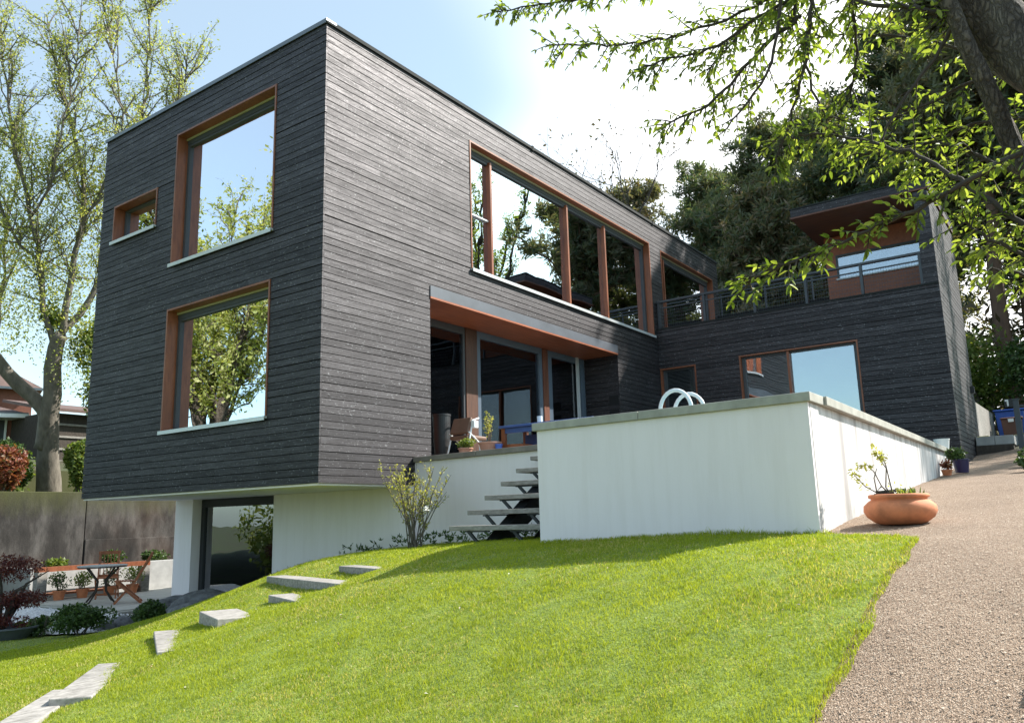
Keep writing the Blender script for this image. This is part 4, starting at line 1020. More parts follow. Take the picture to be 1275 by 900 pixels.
# ---------------------------------------------------------------- patio on the left
PZ = -1.967
pw = thing('planter_wall', (4, 11.7, -2.05), 'low pale concrete planter wall behind the garden table', 'wall')
q = MB(); q.box((1.95, 11.62, -2.1), (9, 11.80, -1.30)); q.box((1.95, 11.80, -2.1), (2.13, 13.5, -1.30)); q.obj('wall', M_CONC, pw, bevel=.01)
for i in range(26):
    if i % 3 == 0: continue
q = MB(); q.box((2.13, 11.80, -2.1), (9, 13.55, -1.42)); q.obj('soil', M_SOIL, pw)
rw = thing('retaining_wall', (0, 13.7, -2.1), 'tall stained old concrete retaining wall, shade painted into its colour, behind the patio', 'wall')
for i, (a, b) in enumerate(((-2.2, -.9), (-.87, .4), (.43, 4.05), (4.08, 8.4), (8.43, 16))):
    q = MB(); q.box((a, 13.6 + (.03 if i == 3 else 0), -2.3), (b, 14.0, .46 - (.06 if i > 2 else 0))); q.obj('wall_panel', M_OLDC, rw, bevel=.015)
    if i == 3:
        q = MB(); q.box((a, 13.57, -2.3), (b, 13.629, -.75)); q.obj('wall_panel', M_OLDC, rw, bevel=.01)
tab = thing('garden_table', (2.35, 9.35, PZ), 'round metal garden table with a pale top on the patio', 'table')
q = MB(); q.lathe([(.001, .72), (.47, .72), (.48, .735), (.47, .745), (.001, .747)], c=(2.35, 9.35, PZ), n=40); q.obj('tabletop', M_CONC, tab)
q = MB(); q.lathe([(.44, .70), (.462, .70), (.462, .719), (.44, .719), (.44, .70)], c=(2.35, 9.35, PZ), n=40); q.obj('rim', M_BLACKP, tab)
for k in range(4):
    a = k * math.pi / 2 + .4; c, s_ = math.cos(a), math.sin(a); q = MB(); q.tube([(2.35 + .38 * c, 9.35 + .38 * s_, PZ + .69), (2.35 + .10 * c, 9.35 + .10 * s_, PZ + .42), (2.35 + .14 * c, 9.35 + .14 * s_, PZ + .22), (2.35 + .34 * c, 9.35 + .34 * s_, PZ)], .018, 8); q.obj('leg', M_BARKD, tab, smooth=True)
def chair(label, loc, rz, recl=.35):
    """folding slatted chair, faces +x, seat .42 high"""
    t = thing('folding_chair', (0, 0, 0), label, 'chair', 'folding wooden chairs round the garden table')
    for y in (-.22, .22):
        q = MB(); q.bar((-.24, y, 0), (.24, y, .43), .03, .045); q.obj('front_leg', M_TEAK, t)
        q = MB(); y2 = y * .88; q.bar((.26, y2, 0), (-.10, y2, .42), .03, .045); q.bar((-.10, y2, .42), (-.10 - recl, y2, .98), .03, .045); q.obj('rear_leg', M_TEAK, t)
    for k in range(7):
        x = -.12 + k * .058; q = MB(); q.box((x, -.21, .425), (x + .045, .21, .445)); q.obj('seat_slat', M_TEAK, t)
    for k in range(6):
        y = -.165 + k * .066; q = MB(); q.bar((-.13, y, .47), (-.13 - recl * .86, y, .93), .012, .045); q.obj('back_slat', M_TEAK, t)
    q = MB(); q.bar((-.10 - recl * .96, -.22, .96), (-.10 - recl * .96, .22, .96), .03, .07); q.bar((-.12, -.2, .47), (-.12, .2, .47), .025, .05); q.obj('top_rail', M_TEAK, t)
    q = MB(); q.bar((-.2, -.21, .06), (-.2, .21, .06), .02, .03); q.bar((.2, -.19, .1), (.2, .19, .1), .02, .03); q.obj('stretcher', M_TEAK, t)
    t.location = loc; t.rotation_euler = (0, 0, rz); return t
chair('teak folding chair nearest the column with its back reclined to the right', (2.55, 8.62, PZ), RAD(148), .30)
chair('teak folding chair behind the round garden table facing the lawn', (2.95, 10.25, PZ), RAD(-122), .16)
# timber bench planter with potted plants
bn = thing('plant_bench', (2.6, 11.2, PZ), 'low timber bench shelf with potted plants in front of the planter wall', 'bench')
q = MB(); q.box((1.85, 11.05, PZ + .60), (4.4, 11.25, PZ + .70)); q.obj('beam', M_ORANGE, bn)
for x in (1.85, 4.2):
    q = MB(); q.box((x, 11.05, PZ), (x + .2, 11.25, PZ + .599)); q.obj('leg', M_GREYWOOD, bn)
q = MB(); q.box((2.06, 11.1, PZ + .10), (4.19, 11.4, PZ + .14)); q.obj('shelf', M_TEAK, bn)
for i, x in enumerate((2.25, 2.75, 3.35, 3.9)):
    lab = ['leftmost', 'second', 'third', 'rightmost'][i]
    pot('flower_pot', x, 10.9, PZ, .13, .2, M_TERRA, lab + ' clay pot in the row below the timber bench on the patio')
    bush('potted_shrub', x, 10.9, .28, .22, .5, 420, .06, M_SHRUBL if i % 2 else M_SHRUB, lab + ' thin leafy shrub in the row of pots by the timber bench', 'plant', z=PZ + .15, stems=5)
for i, (x, y, r, h, lb) in enumerate(((2.8, 12.3, .30, .32, 'small bright green plant in the planter above the bench'), (4.2, 12.4, .35, .45, 'green plant in the planter left of the rear garden chair'), (5.3, 12.4, .45, .42, 'wide green plant in the planter right of the rear chair'), (6.4, 12.5, .5, .4, 'dark green plant in the planter next to the column'))):
    bush('planter_plant', x, y, r, r * .7, h, 900, .08, M_SHRUB if i else M_SHRUBL, lb, 'plant', z=-1.42, stems=0)
q = MB(); q.tube([(5.2, 11.2, PZ + .10), (6.0, 10.9, PZ + .16), (7.4, 11.1, PZ + .12)], [.16, .2, .14], 9, jit=.15); tag(q.obj('log', M_BARKD), 'dark fallen log lying against the planter wall', 'log')
# shrubs at the gravel
bush('round_shrub', -.42, 4.62, .50, .42, .46, 5200, .055, M_SHRUB, 'wide dark green shrub on the white gravel bed, left of the boulders', lobes=16)
bush('round_shrub', -.62, 5.35, .17, .17, .36, 900, .05, M_SHRUB, 'small separate sprig of green shrub behind the wide shrub', lobes=6)
bush('round_shrub', .42, 4.25, .32, .30, .44, 3400, .05, M_SHRUB, 'dark green shrub at the crest of the lawn in front of the boulders', lobes=12)
bush('round_shrub', -.55, 5.75, .30, .25, .26, 900, .06, M_SHRUBL, 'low light green shrub beside the red maple bowl', lobes=6)
mp_ = thing('japanese_maple', (-.93, 5.9, -2.02), 'dark red japanese maple growing in a wide bowl at the left edge', 'tree')
mb = MB()
for k in range(9):
    a = k * .7; e = Vector((-.88 + .60 * math.cos(a), 6.05 + .6 * math.sin(a), -2.02 + random.uniform(.45, .95))); b = Vector((-.93, 5.95, -1.95)); mb.tube([b, b.lerp(e, .5) + Vector((0, 0, .25)), e], [.035, .02, .006], 6)
mb.obj('trunk', M_BARKD, mp_)
P = np.concatenate([blob_pts((-.86, 6.1, -1.02), (.72, .6, .26), 2300, 9, .3), blob_pts((-.78, 5.85, -1.48), (.60, .5, .22), 1900, 9, .3), blob_pts((-1.1, 5.6, -1.75), (.55, .4, .16), 800, 6, .3)])
leaf_cloud('foliage', P, .06, M_MAPLE, mp_, asp=.3, droop=.5)
q = MB(); q.lathe([(.001, 0), (.28, 0), (.42, .16), (.45, .17), (.45, .19), (.41, .19), (.36, .12), (.001, .12)], n=32); o = q.obj('bowl_planter', simple('grey_glazed_bowl', (.10, .11, .13), .4, .1, 6, .05)); o.location = (-.98, 5.62, -2.03); tag(o, 'wide grey bowl planter under the red maple', 'planter')
# ---------------------------------------------------------------- trees
NEAR={
'trunk':[(-5.0,-9.9,-1.8),(-4.3,-9.2,-0.6),(-3.3,-8.45,0.6),(-2.21,-7.68,1.53),(-2.29,-7.45,2.03),(-2.41,-7.2,2.61),(-2.71,-6.86,3.27)],
'limb':[(-3.6,-8.7,0.3),(-2.8,-8.1,0.95),(-2.29,-7.55,1.06),(-2.29,-7.52,1.19),(-2.35,-7.47,1.46),(-2.41,-7.4,1.71),(-2.45,-7.36,1.95),(-2.47,-7.28,2.25)],
'b1':[(-2.41,-7.38,1.89),(-2.43,-7.24,1.98),(-2.47,-7.07,2.05),(-2.46,-6.85,2.19),(-2.45,-6.52,2.43)],
'b2':[(-2.27,-7.08,2.48),(-2.17,-6.68,2.57),(-2.07,-6.27,2.58),(-2.11,-5.91,2.54),(-2.21,-5.5,2.58),(-2.37,-5.04,2.67)],
'b3':[(-2.42,-7.35,1.83),(-2.38,-7.2,1.66),(-2.44,-7.08,1.51),(-2.46,-6.98,1.33)],
'b4':[(-2.57,-6.62,2.41),(-2.53,-6.55,1.98),(-2.56,-6.44,1.77),(-2.63,-6.26,1.56)],
'b5':[(-2.41,-6.6,2.47),(-2.29,-6.62,2.03),(-2.19,-6.65,1.72),(-2.12,-6.73,1.66)],
'b6':[(-2.48,-7.58,0.67),(-2.48,-7.39,0.93),(-2.42,-7.25,1.11),(-2.35,-7.12,1.27),(-2.34,-6.9,1.41),(-2.31,-6.7,1.53),(-2.26,-6.5,1.59)],
'b7':[(-3.09,-7.64,0.91),(-3.14,-7.39,0.78),(-3.15,-7.21,0.71),(-3.15,-7.06,0.68),(-3.16,-6.9,0.64),(-3.17,-6.73,0.59),(-3.21,-6.5,0.53)],
'b8':[(-1.91,-6.08,3.05),(-2.07,-5.58,3.05),(-2.25,-5.05,3.06),(-2.44,-4.64,3.06)],
'b9':[(-2.33,-6.66,2.38),(-2.35,-6.34,2.31),(-2.29,-6.12,2.26),(-2.36,-5.89,2.27),(-2.48,-5.7,2.19)],
'b10':[(-2.4,-6.66,2.2),(-2.35,-6.42,2.13),(-2.34,-6.24,1.99),(-2.35,-6.06,1.87),(-2.41,-5.82,1.82)],
'b11':[(-2.53,-6.75,2.18),(-2.51,-6.67,1.85),(-2.43,-6.56,1.6),(-2.45,-6.46,1.41)],
'b12':[(-2.42,-6.92,2.26),(-2.27,-6.9,1.97),(-2.18,-6.82,1.76)],
'b13':[(-1.8,-7.52,1.82),(-1.77,-7.28,1.83),(-1.79,-7.08,1.74),(-1.84,-6.87,1.74)],
'b14':[(-2.46,-7.57,0.57),(-2.51,-7.4,0.7),(-2.52,-7.29,0.81)],
'b15':[(-1.8,-7.58,1.16),(-1.78,-7.39,1.36),(-1.77,-7.17,1.54),(-1.76,-6.92,1.57),(-1.81,-6.72,1.57)],
'b16':[(-2.32,-7.6,0.9),(-2.38,-7.47,0.76),(-2.37,-7.32,0.7)],
'b17':[(-1.33,-7.72,2.13),(-1.42,-7.44,2.13),(-1.57,-7.14,2.28),(-1.69,-6.86,2.38),(-1.81,-6.56,2.41)],
'b18':[(-2.01,-7.52,0.61),(-2.09,-7.42,0.67),(-2.17,-7.32,0.67)],
'b19':[(-1.45,-7.66,1.64),(-1.58,-7.48,1.65),(-1.65,-7.25,1.65),(-1.77,-7.0,1.41)],
'b20':[(-1.98,-6.68,2.63),(-1.98,-6.39,2.59),(-2.01,-6.18,2.49),(-2.02,-5.96,2.29)],
}
LEFT={
'trunk':[(4.42,16.43,-0.49),(4.29,16.25,0.62),(4.08,15.99,1.71),(3.88,15.67,3.02)],
'a':[(3.94,15.73,2.58),(3.37,16.1,3.35),(2.8,16.34,3.98),(2.28,16.74,4.98),(1.65,17.04,6.73)],
'b':[(3.89,15.69,2.91),(3.72,15.28,4.31),(3.76,15.04,4.85)],
'b1':[(3.73,15.23,4.42),(3.34,15.19,5.14),(2.98,14.87,6.6),(2.33,14.65,8.42),(1.75,14.69,10.76),(1.32,14.58,12.88)],
'b2':[(3.75,15.1,4.75),(3.78,14.87,5.86),(3.74,14.58,7.43),(3.86,14.29,8.34),(3.41,14.32,10.12),(2.8,14.51,12.13),(2.41,14.38,13.62)],
'b3':[(3.76,15.04,4.85),(4.37,14.94,5.76),(4.54,14.73,6.71),(4.81,14.34,8.39),(4.93,13.58,11.23),(4.57,13.01,14.46)],
'b4':[(3.74,14.58,7.43),(3.79,13.35,8.78),(3.83,12.54,9.97),(3.31,12.49,12.34),(2.98,12.54,13.59)],
'b5':[(4.81,14.34,8.39),(5.44,12.94,10.97),(5.46,12.15,13.27)],
'b6':[(2.98,14.87,6.6),(2.38,15.0,7.15),(1.5,15.2,9.2),(0.91,14.71,11.55)],
'b7':[(2.62,16.47,4.32),(2.78,16.66,5.75),(2.76,16.59,7.62),(2.75,16.18,9.95)],
'b8':[(2.58,14.67,7.82),(2.55,13.4,8.6),(2.36,12.67,10.55),(2.31,12.19,12.18)],
}
def V3(l): return [Vector(p) for p in l]
def resample(pts, step):
    out = [pts[0]]
    for a, b in zip(pts, pts[1:]):
        n = max(1, int((b - a).length / step))
        for k in range(1, n + 1): out.append(a.lerp(b, k / n))
    return out
def smooth_line(pts, it=2):
    for _ in range(it):
        o = [pts[0]]
        for a, b in zip(pts, pts[1:]): o += [a.lerp(b, .25), a.lerp(b, .75)]
        o.append(pts[-1]); pts = o
    return pts
def rv(s=1): return Vector([random.gauss(0, s) for _ in range(3)])

# near tree on the right: trunk and limbs reach over the picture, twigs carry single leaves
nt_ = thing('leaning_tree', tuple(Vector(NEAR['trunk'][0])), 'leaning tree beside the path with leafy branches hanging across the sky', 'tree')
mb = MB(); tl_ = smooth_line(V3(NEAR['trunk'])); 
base = Vector((tl_[0].x - .1, tl_[0].y - .05, G(tl_[0].x, tl_[0].y) - .3)); tl_ = [base] + tl_
mb.tube(tl_, [.21] + [.18 - .08 * i / len(tl_) for i in range(len(tl_) - 1)], 18, jit=.05)
mb.obj('trunk', M_BARK, nt_, smooth=True)
mb = MB(); lb = smooth_line(V3(NEAR['limb'])); mb.tube(lb, [.058 - .027 * i / len(lb) for i in range(len(lb))], 12, jit=.05); mb.obj('limb', M_BARK, nt_, smooth=True)
LPn, LDn = [], []
mbt = MB()
def leafy_twig(p, d, ln, dens):
    n = max(3, int(ln / .032)); pts = [p]; dd = d.normalized()
    for k in range(n):
        dd = (dd + rv(.10) + Vector((0, 0, -.035))).normalized(); pts.append(pts[-1] + dd * ln / n)
    mbt.tube(pts, [.0035 * (1 - .7 * i / n) + .001 for i in range(n + 1)], 4, cap=False)
    for i, q_ in enumerate(pts[1:]):
        for s in range(2):
            if random.random() < dens:
                side = dd.cross(Vector((0, 0, 1))).normalized() * (1 if s else -1)
                LPn.append(tuple(q_)); LDn.append(tuple((dd * .5 + side * .8 + rv(.35) + Vector((0, 0, -.35))).normalized()))
    LPn.append(tuple(pts[-1])); LDn.append(tuple(dd))
SPEC = dict(b1=(.014, 22, .3, .8), b2=(.012, 26, .30, .9), b3=(.010, 3, .15, .5), b4=(.010, 12, .2, .7), b5=(.010, 16, .22, .8), b6=(.012, 24, .28, .9), b7=(.010, 26, .17, .95), b8=(.010, 26, .2, .9), b9=(.010, 26, .28, .9),
            b10=(.012, 28, .28, .9), b11=(.010, 28, .28, .9), b12=(.010, 26, .32, .9), b13=(.010, 20, .3, .85), b14=(.010, 26, .3, .95), b15=(.012, 26, .3, .95), b16=(.008, 26, .26, .95), b17=(.012, 22, .34, .9), b18=(.008, 24, .24, .95), b19=(.01, 22, .3, .9), b20=(.01, 28, .3, .9))
mbb = MB()
for k, (rad, dens, ln, ld) in SPEC.items():
    L_ = smooth_line(V3(NEAR[k]), 2); pts = resample(L_, .05); pts = [p + rv(.006) for p in pts]; n = len(pts)
    mbb.tube(pts, [rad * (1 - .75 * i / n) + .0015 for i in range(n)], 7, cap=False)
    tot = sum((b - a).length for a, b in zip(pts, pts[1:])); ln *= .8; nt2 = int(tot * dens * 1.75)
    for j in range(nt2):
        f = (j + random.random()) / nt2 * (n - 1.01); i = int(f); p = pts[i].lerp(pts[i + 1], f - i); d = (pts[min(i + 1, n - 1)] - pts[max(i - 1, 0)]).normalized()
        side = d.cross(Vector((random.gauss(0, 1), random.gauss(0, 1), random.gauss(0, .6)))).normalized()
        leafy_twig(p, d * .6 + side * random.uniform(.4, 1.1) + Vector((0, 0, -.25)), ln * random.uniform(.35, 1.0) * (1 - .3 * f / n), ld)
    if k in ('b7', 'b10', 'b9', 'b2', 'b8'): leafy_twig(pts[-1], pts[-1] - pts[-3], .12, 1)
mbb.obj('branch', M_BARKD, nt_, smooth=True)['kind'] = 'stuff'
mbt.obj('twig', M_BARKD, nt_)['kind'] = 'stuff'
LPn, LDn = np.array(LPn), np.array(LDn); n = len(LPn)
NNn = rand_dirs(n) * .6; NNn[:, 2] += .8; SZ = rng.uniform(.028, .060, n)
cd = np.linalg.norm(LPn - np.array(CAM), axis=1)
fw = (LPn - np.array(CAM)) @ np.array(_f); sx = (LPn - np.array(CAM)) @ np.array(_r2) / fw * 997.16 + 637.5; sy = 450 - (LPn - np.array(CAM)) @ np.array(_u2) / fw * 997.16
vis = (sx > 0) & (sx < 1275) & (sy > 0) & (sy < 900)
rank = np.where(vis, SZ / cd, 0); order = np.argsort(-rank); big = order[:290]; rest_ = np.setdiff1d(np.arange(n), big)
V, F, idx = leaves(LPn[rest_], LDn[rest_], NNn[rest_], SZ[rest_], SZ[rest_] * .42)
np_obj('foliage', V, F, M_LEAF, nt_, rng.random(len(rest_))[idx])['kind'] = 'stuff'
V, F, idx = leaves(np.zeros((1, 3)), np.array([[0, 1., 0]]), np.array([[0, 0, 1.]]), 1.0, .42)
tmp = np_obj('leaf', V, F, M_LEAF, None, np.zeros(len(F))); lme = tmp.data; bpy.data.objects.remove(tmp)
for i in big:
    D = Vector(LDn[i]).normalized(); S = D.cross(Vector(NNn[i])).normalized(); U = S.cross(D)
    m4 = Matrix((S, D, U)).transposed().to_4x4() @ Matrix.Scale(float(SZ[i]), 4); m4.translation = Vector(LPn[i])
    o = bpy.data.objects.new('leaf', lme); COL.objects.link(o); o.parent = nt_; o.matrix_parent_inverse = nt_.matrix_basis.inverted(); o.matrix_basis = m4

# big pollarded tree on the left, behind the retaining wall
def guided_tree(name, lines, rads, label, m_leaf, n_sub=3.0, sub_len=(1.0, 2.6), leaf=.11, per=30, seed=1, dens=1.0, up=.9, group=None, offset=(0, 0, 0), bark=M_BARK, cat='tree'):
    random.seed(seed); off = Vector(offset)
    t = thing(name, tuple(Vector(lines['trunk'][0]) + off), label, cat, group); trunk, br, P = MB(), MB(), []
    for k, l in lines.items():
        pts = resample(smooth_line(V3(l), 1), .4); r0, r1 = rads[k]; n = len(pts)
        pts = [p + off + rv(.03 if k != 'trunk' else .01) for p in pts]
        (trunk if k in ('trunk', 'a', 'b') else br).tube(pts, [r0 + (r1 - r0) * i / (n - 1) for i in range(n)], 14 if k in ('trunk', 'a', 'b') else 8, jit=.08)
        if k in ('trunk', 'a', 'b'): continue
        tot = sum((b - a).length for a, b in zip(pts, pts[1:]))
        for j in range(int(tot * n_sub)):
            f = random.uniform(.12, 1) * (n - 1.01); i = int(f); p = pts[i].lerp(pts[i + 1], f - i); d = (pts[i + 1] - pts[i]).normalized()
            dd = (d * .5 + rv(.55) + Vector((0, 0, up * .5))).normalized(); L_ = random.uniform(*sub_len) * (1 - .45 * f / n); m_ = 6; q_ = [p]
            for s in range(m_):
                dd = (dd + rv(.13) + Vector((0, 0, .10 * up))).normalized(); q_.append(q_[-1] + dd * L_ / m_)
            br.tube(q_, [.02 * (1 - .8 * s / m_) + .003 for s in range(m_ + 1)], 5, cap=False)
            for s in range(2, m_ + 1):
                for w in range(2):
                    e = q_[s] + (dd + rv(.6)).normalized() * random.uniform(.2, .55); br.tube([q_[s], e], [.007, .003], 3, cap=False)
                    for g in range(int(per * dens / 10 * random.uniform(.2, 1.6))): P.append(tuple(q_[s].lerp(e, random.random()) + rv(.07)))
    trunk.obj('trunk', bark, t, smooth=True); br.obj('branch', bark, t, smooth=True)['kind'] = 'stuff'
    leaf_cloud('crown', np.array(P), leaf, m_leaf, t, asp=.5, droop=.3)
    return t, len(P)
LEFT['a'].insert(0, LEFT['trunk'][2]); LEFT['b'].insert(0, LEFT['trunk'][2])
RL = dict(trunk=(.38, .22), a=(.22, .11), b=(.27, .17), b1=(.09, .015), b2=(.10, .01), b3=(.10, .012), b4=(.045, .008), b5=(.03, .007), b6=(.045, .01), b7=(.05, .01), b8=(.038, .008))
lt, nl = guided_tree('pollarded_tree', LEFT, RL, 'big spring tree with a forked trunk behind the retaining wall on the left', M_LEAFW, 6.5, (.9, 2.3), .085, 84, 4, bark=M_BARKL)
P = np.concatenate([blob_pts((4.6, 14.9, 4.6), (.75, .6, 1.3), 1500, 12, .2), blob_pts((4.9, 15.2, 3.2), (.6, .5, .9), 900, 8, .2), blob_pts((3.6, 15.3, 5.4), (.5, .5, .6), 500, 6, .2)])
leaf_cloud('ivy', P, .13, M_SHRUBL, lt)
P = np.concatenate([blob_pts(tuple(CAM + (_f + _r2 * ((x - 637.5) / 997.16) - _u2 * ((y - 450) / 997.16)) * d), (1.7, 1.5, 1.5), 1500, 16, .1) for x, y, d in ((10, 395, 21.6), (95, 385, 22.8), (45, 345, 22), (108, 330, 23), (0, 300, 22), (60, 270, 22.5), (100, 440, 22.6), (112, 250, 23), (15, 200, 22), (85, 200, 22.3))])
leaf_cloud('lower_crown', P, .085, M_LEAFW, lt)
for i, (x, y, r, h, m_, lb) in enumerate(((4.35, 14.6, .55, 1.7, M_SHRUBL, 'bright green bush between the big trunk and the house corner'), (2.35, 14.6, .75, 1.25, M_REDSHRUB, 'orange red shrub left of the big trunk on top of the retaining wall'), (3.0, 15.6, .6, 1.6, M_SHRUB, 'green bush just behind the orange red shrub beside the trunk'), (.6, 14.6, .9, .9, M_SHRUB, 'dark green bush on the wall below the neighbouring house'), (3.4, 17.0, 1.3, 1.5, M_SHRUBL, 'light green bush behind the big trunk in front of the garden wall'), (.2, 17.5, 1.4, 2.0, M_SHRUB, 'broad green bush in front of the low neighbouring house'), (6.6, 16.5, 1.0, 2.6, M_SHRUBL, 'tall light green bush behind the corner of the house'))):
    bush('garden_bush', x, y, r, r * .8, h, 4200, .12, m_, lb, z=float(up_z(np.array(x), np.array(y))), lobes=12)

# two neighbouring houses behind the tree
def neighbour(loc, rz, w, d, h, rh, mw, lab, wins):
    t = thing('neighbouring_house', (0, 0, 0), lab, 'house'); q = MB(); q.box((-w / 2, -d / 2, 0), (w / 2, d / 2, h)); q.obj('wall', mw, t)
    q = MB(); e = .5; q.add([(-w / 2 - e, -d / 2 - e, h), (w / 2 + e, -d / 2 - e, h), (w / 2 + e, d / 2 + e, h), (-w / 2 - e, d / 2 + e, h), (-w / 4, 0, h + rh), (w / 4, 0, h + rh)], [(0, 3, 2, 1), (0, 1, 5, 4), (1, 2, 5), (2, 3, 4, 5), (3, 0, 4)]); rf = q.obj('roof', M_ROOFT, t)
    q = MB(); q.box((-w / 2 - e - .05, -d / 2 - e - .05, h - .12), (w / 2 + e + .05, -d / 2 - e + .02, h + .02)); q.obj('gutter', M_FLASH, rf)
    for (x, z, ww, hh) in wins:
        q = MB(); y = -d / 2; q.box((x - ww / 2 - .08, y - .06, z - .08), (x + ww / 2 + .08, y + .02, z)); q.box((x - ww / 2 - .08, y - .06, z + hh), (x + ww / 2 + .08, y + .02, z + hh + .08))
        q.box((x - ww / 2 - .08, y - .06, z), (x - ww / 2, y + .02, z + hh)); q.box((x + ww / 2, y - .06, z), (x + ww / 2 + .08, y + .02, z + hh)); q.box((x - .03, y - .05, z), (x + .03, y + .01, z + hh)); wf = q.obj('window', M_WHITEP, t)
        q = MB(); q.box((x - ww / 2, y - .03, z), (x + ww / 2, y - .02, z + hh)); q.obj('pane', M_BLACKP, wf)
    t.location = loc; t.rotation_euler = (0, 0, rz); return t
nh = neighbour((6.2, 33.0, 2.5), RAD(-28), 8, 7, 1.7, 1.0, M_BRICKR, 'low red brown neighbouring house with a tiled roof at the left edge', [(1.0, .35, 1.0, 1.2), (3.3, .35, .8, 1.2), (-1.5, .35, 1.2, 1.2)])
q = MB(); q.box((-4.6, -4.6, 1.45), (4.6, -3.5, 1.60)); o = q.obj('veranda_roof', M_WHITEP); o.parent = nh
neighbour((13.0, 46.0, 4.6), RAD(-20), 6, 6, 3.0, 1.7, M_BRICKR, 'second neighbouring house with a dark hipped roof behind the tree fork', [(0, 1, 1.2, 1.3)])
sh = thing('timber_shed', (9.6, 25.5, 1.6), 'dark timber lean to shed glimpsed between the trunk and the house', 'shed')
q = MB(); q.box((8.0, 25, 1.4), (12, 28, 4.0)); q.obj('wall', M_BARKD, sh); q = MB(); q.prism([(7.7, 24.5), (12.3, 24.5), (12.3, 28.3), (7.7, 28.3)], [4.0, 4.0, 4.7, 4.7], [4.12, 4.12, 4.82, 4.82]); q.obj('roof', M_ROOFT, sh)
for k in range(5):
    q = MB(); q.box((8.0, 24.96 - .02, 1.6 + k * .48), (12, 24.998, 1.68 + k * .48)); q.obj('board', M_GREYWOOD, sh)
q = MB(); q.box((5.6, 17.2, .3), (5.78, 17.4, 1.9)); tag(q.obj('white_post', M_WHITEP), 'white painted post standing behind the corner of the house', 'post')
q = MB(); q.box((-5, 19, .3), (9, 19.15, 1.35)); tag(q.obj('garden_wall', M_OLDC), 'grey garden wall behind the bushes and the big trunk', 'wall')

# pines on the slope behind
def pine(name, loc, h, crown, label, seed, nl=34, m=M_PINE, lo=.35, tuft=.34, group='tall pines on the slope behind the house', dens=1.0, flat=.5):
    random.seed(seed); x, y, z = loc; t = thing(name, loc, label, 'pine tree', group); tr, br, P = MB(), MB(), []
    top = Vector((x + random.uniform(-.4, .4), y + random.uniform(-.4, .4), z + h)); b = Vector(loc) - Vector((0, 0, .5)); pts = [b.lerp(top, k / 8) + rv(.08) * (k > 0) for k in range(9)]
    tr.tube(pts, [.26 * (1 - .85 * k / 8) * h / 13 for k in range(9)], 10, jit=.08)
    for k in range(nl):
        f = lo + (1 - lo) * (k + random.random()) / nl; p = b.lerp(top, f); a = random.uniform(0, 6.28); ln = crown * (1.1 - .75 * ((f - lo) / (1 - lo)) ** 1.6) * random.uniform(.5, 1.1)
        d = Vector((math.cos(a), math.sin(a), random.uniform(-.05, .45))); q_ = [p]; m_ = 5
        for s in range(m_): d = (d + rv(.14) + Vector((0, 0, .06))).normalized(); q_.append(q_[-1] + d * ln / m_)
        br.tube(q_, [.05 * (1 - .8 * s / m_) + .008 for s in range(m_ + 1)], 5, cap=False)
        for s in range(1, m_ + 1):
            for w in range(4):
                e = q_[s] + Vector((random.gauss(0, .5), random.gauss(0, .5), random.uniform(-.05, .35) * flat * 2)) * (.55 + .1 * ln); br.tube([q_[s], e], [.015, .006], 3, cap=False)
                for g in range(int(3 * dens) + (random.random() < (3 * dens) % 1)): P.append(tuple(e + rv(.16)))
    P = np.array(P); P = np.repeat(P, 15, 0); D = rand_dirs(len(P)); D[:, 2] += .35
    V, F = quads(P + rng.normal(size=P.shape) * .06, D, rand_dirs(len(P)), tuft * rng.uniform(.6, 1.2, len(P)), .075)
    tr.obj('trunk', M_BARKP, t, smooth=True); br.obj('branch', M_BARKP, t)['kind'] = 'stuff'
    r_ = np.clip(rng.random(len(P)) * .55 + .45 * np.repeat(rng.random(len(P) // 15), 15), 0, 1)
    np_obj('crown', V, F, m, t, r_)['kind'] = 'stuff'
    return t
def tg(x, y): return float(gfull(np.array([x]), np.array([y]))[0])
pineA = pine('pine_tree', (28.5, 9.8, tg(28.5, 9.8)), 15.2, 3.3, 'round topped brownish pine just above the roof edge of the house', 11, 44, M_PINEB, .3)
pine('pine_tree', (25.7, 4.6, tg(25.7, 4.6)), 12.2, 3.6, 'dense dark pine behind the roof deck railing', 12, 46, M_PINE, .25)
pine('pine_tree', (29.5, .6, tg(29.5, .6)), 16.3, 4.0, 'tall dark pine rising behind the tower roof', 13, 46, M_PINE, .35)
pine('pine_tree', (27.5, -3.6, tg(27.5, -3.6)), 17.5, 4.2, 'tallest pine, behind the right end of the tower', 14, 46, M_PINE, .42)
pine('pine_tree', (32, 6.0, tg(32, 6)), 14.0, 3.4, 'pine further back in the gap between the two dense crowns', 15, 36, M_PINEB, .3)
pine('pine_tree', (22.5, -5.9, tg(22.5, -5.9)), 15.5, 3.2, 'pine with a bare reddish trunk directly behind the fence', 16, 34, M_PINEB, .55)
pine('pine_tree', (26.0, -6.6, tg(26, -6.6)), 16, 3.2, 'pine with a slim trunk behind the blue bin', 17, 30, M_PINE, .55)
pine('pine_tree', (22.0, -8.8, tg(22, -8.8)), 15, 3.4, 'pine at the right edge behind the leaning tree leaves', 18, 34, M_PINE, .45)
pine('pine_tree', (33.0, 3.6, tg(33, 3.6)), 17.5, 4.6, 'broad dark pine filling the gap behind the dense pine', 51, 46, M_PINE, .2, tuft=.4)
pine('pine_tree', (31.0, 12.6, tg(31, 12.6)), 13.0, 3.6, 'pine just left of the brownish crown, mostly behind the roof', 52, 40, M_PINE, .25)
pine('pine_tree', (36.0, 8.0, tg(36, 8)), 17.0, 4.6, 'large pine standing back right of the brownish crown', 53, 46, M_PINE, .2, tuft=.4)
pine('pine_tree', (26.5, -1.2, tg(26.5, -1.2)), 13.5, 4.0, 'bushy pine directly behind the tower roof', 54, 50, M_PINE, .2)
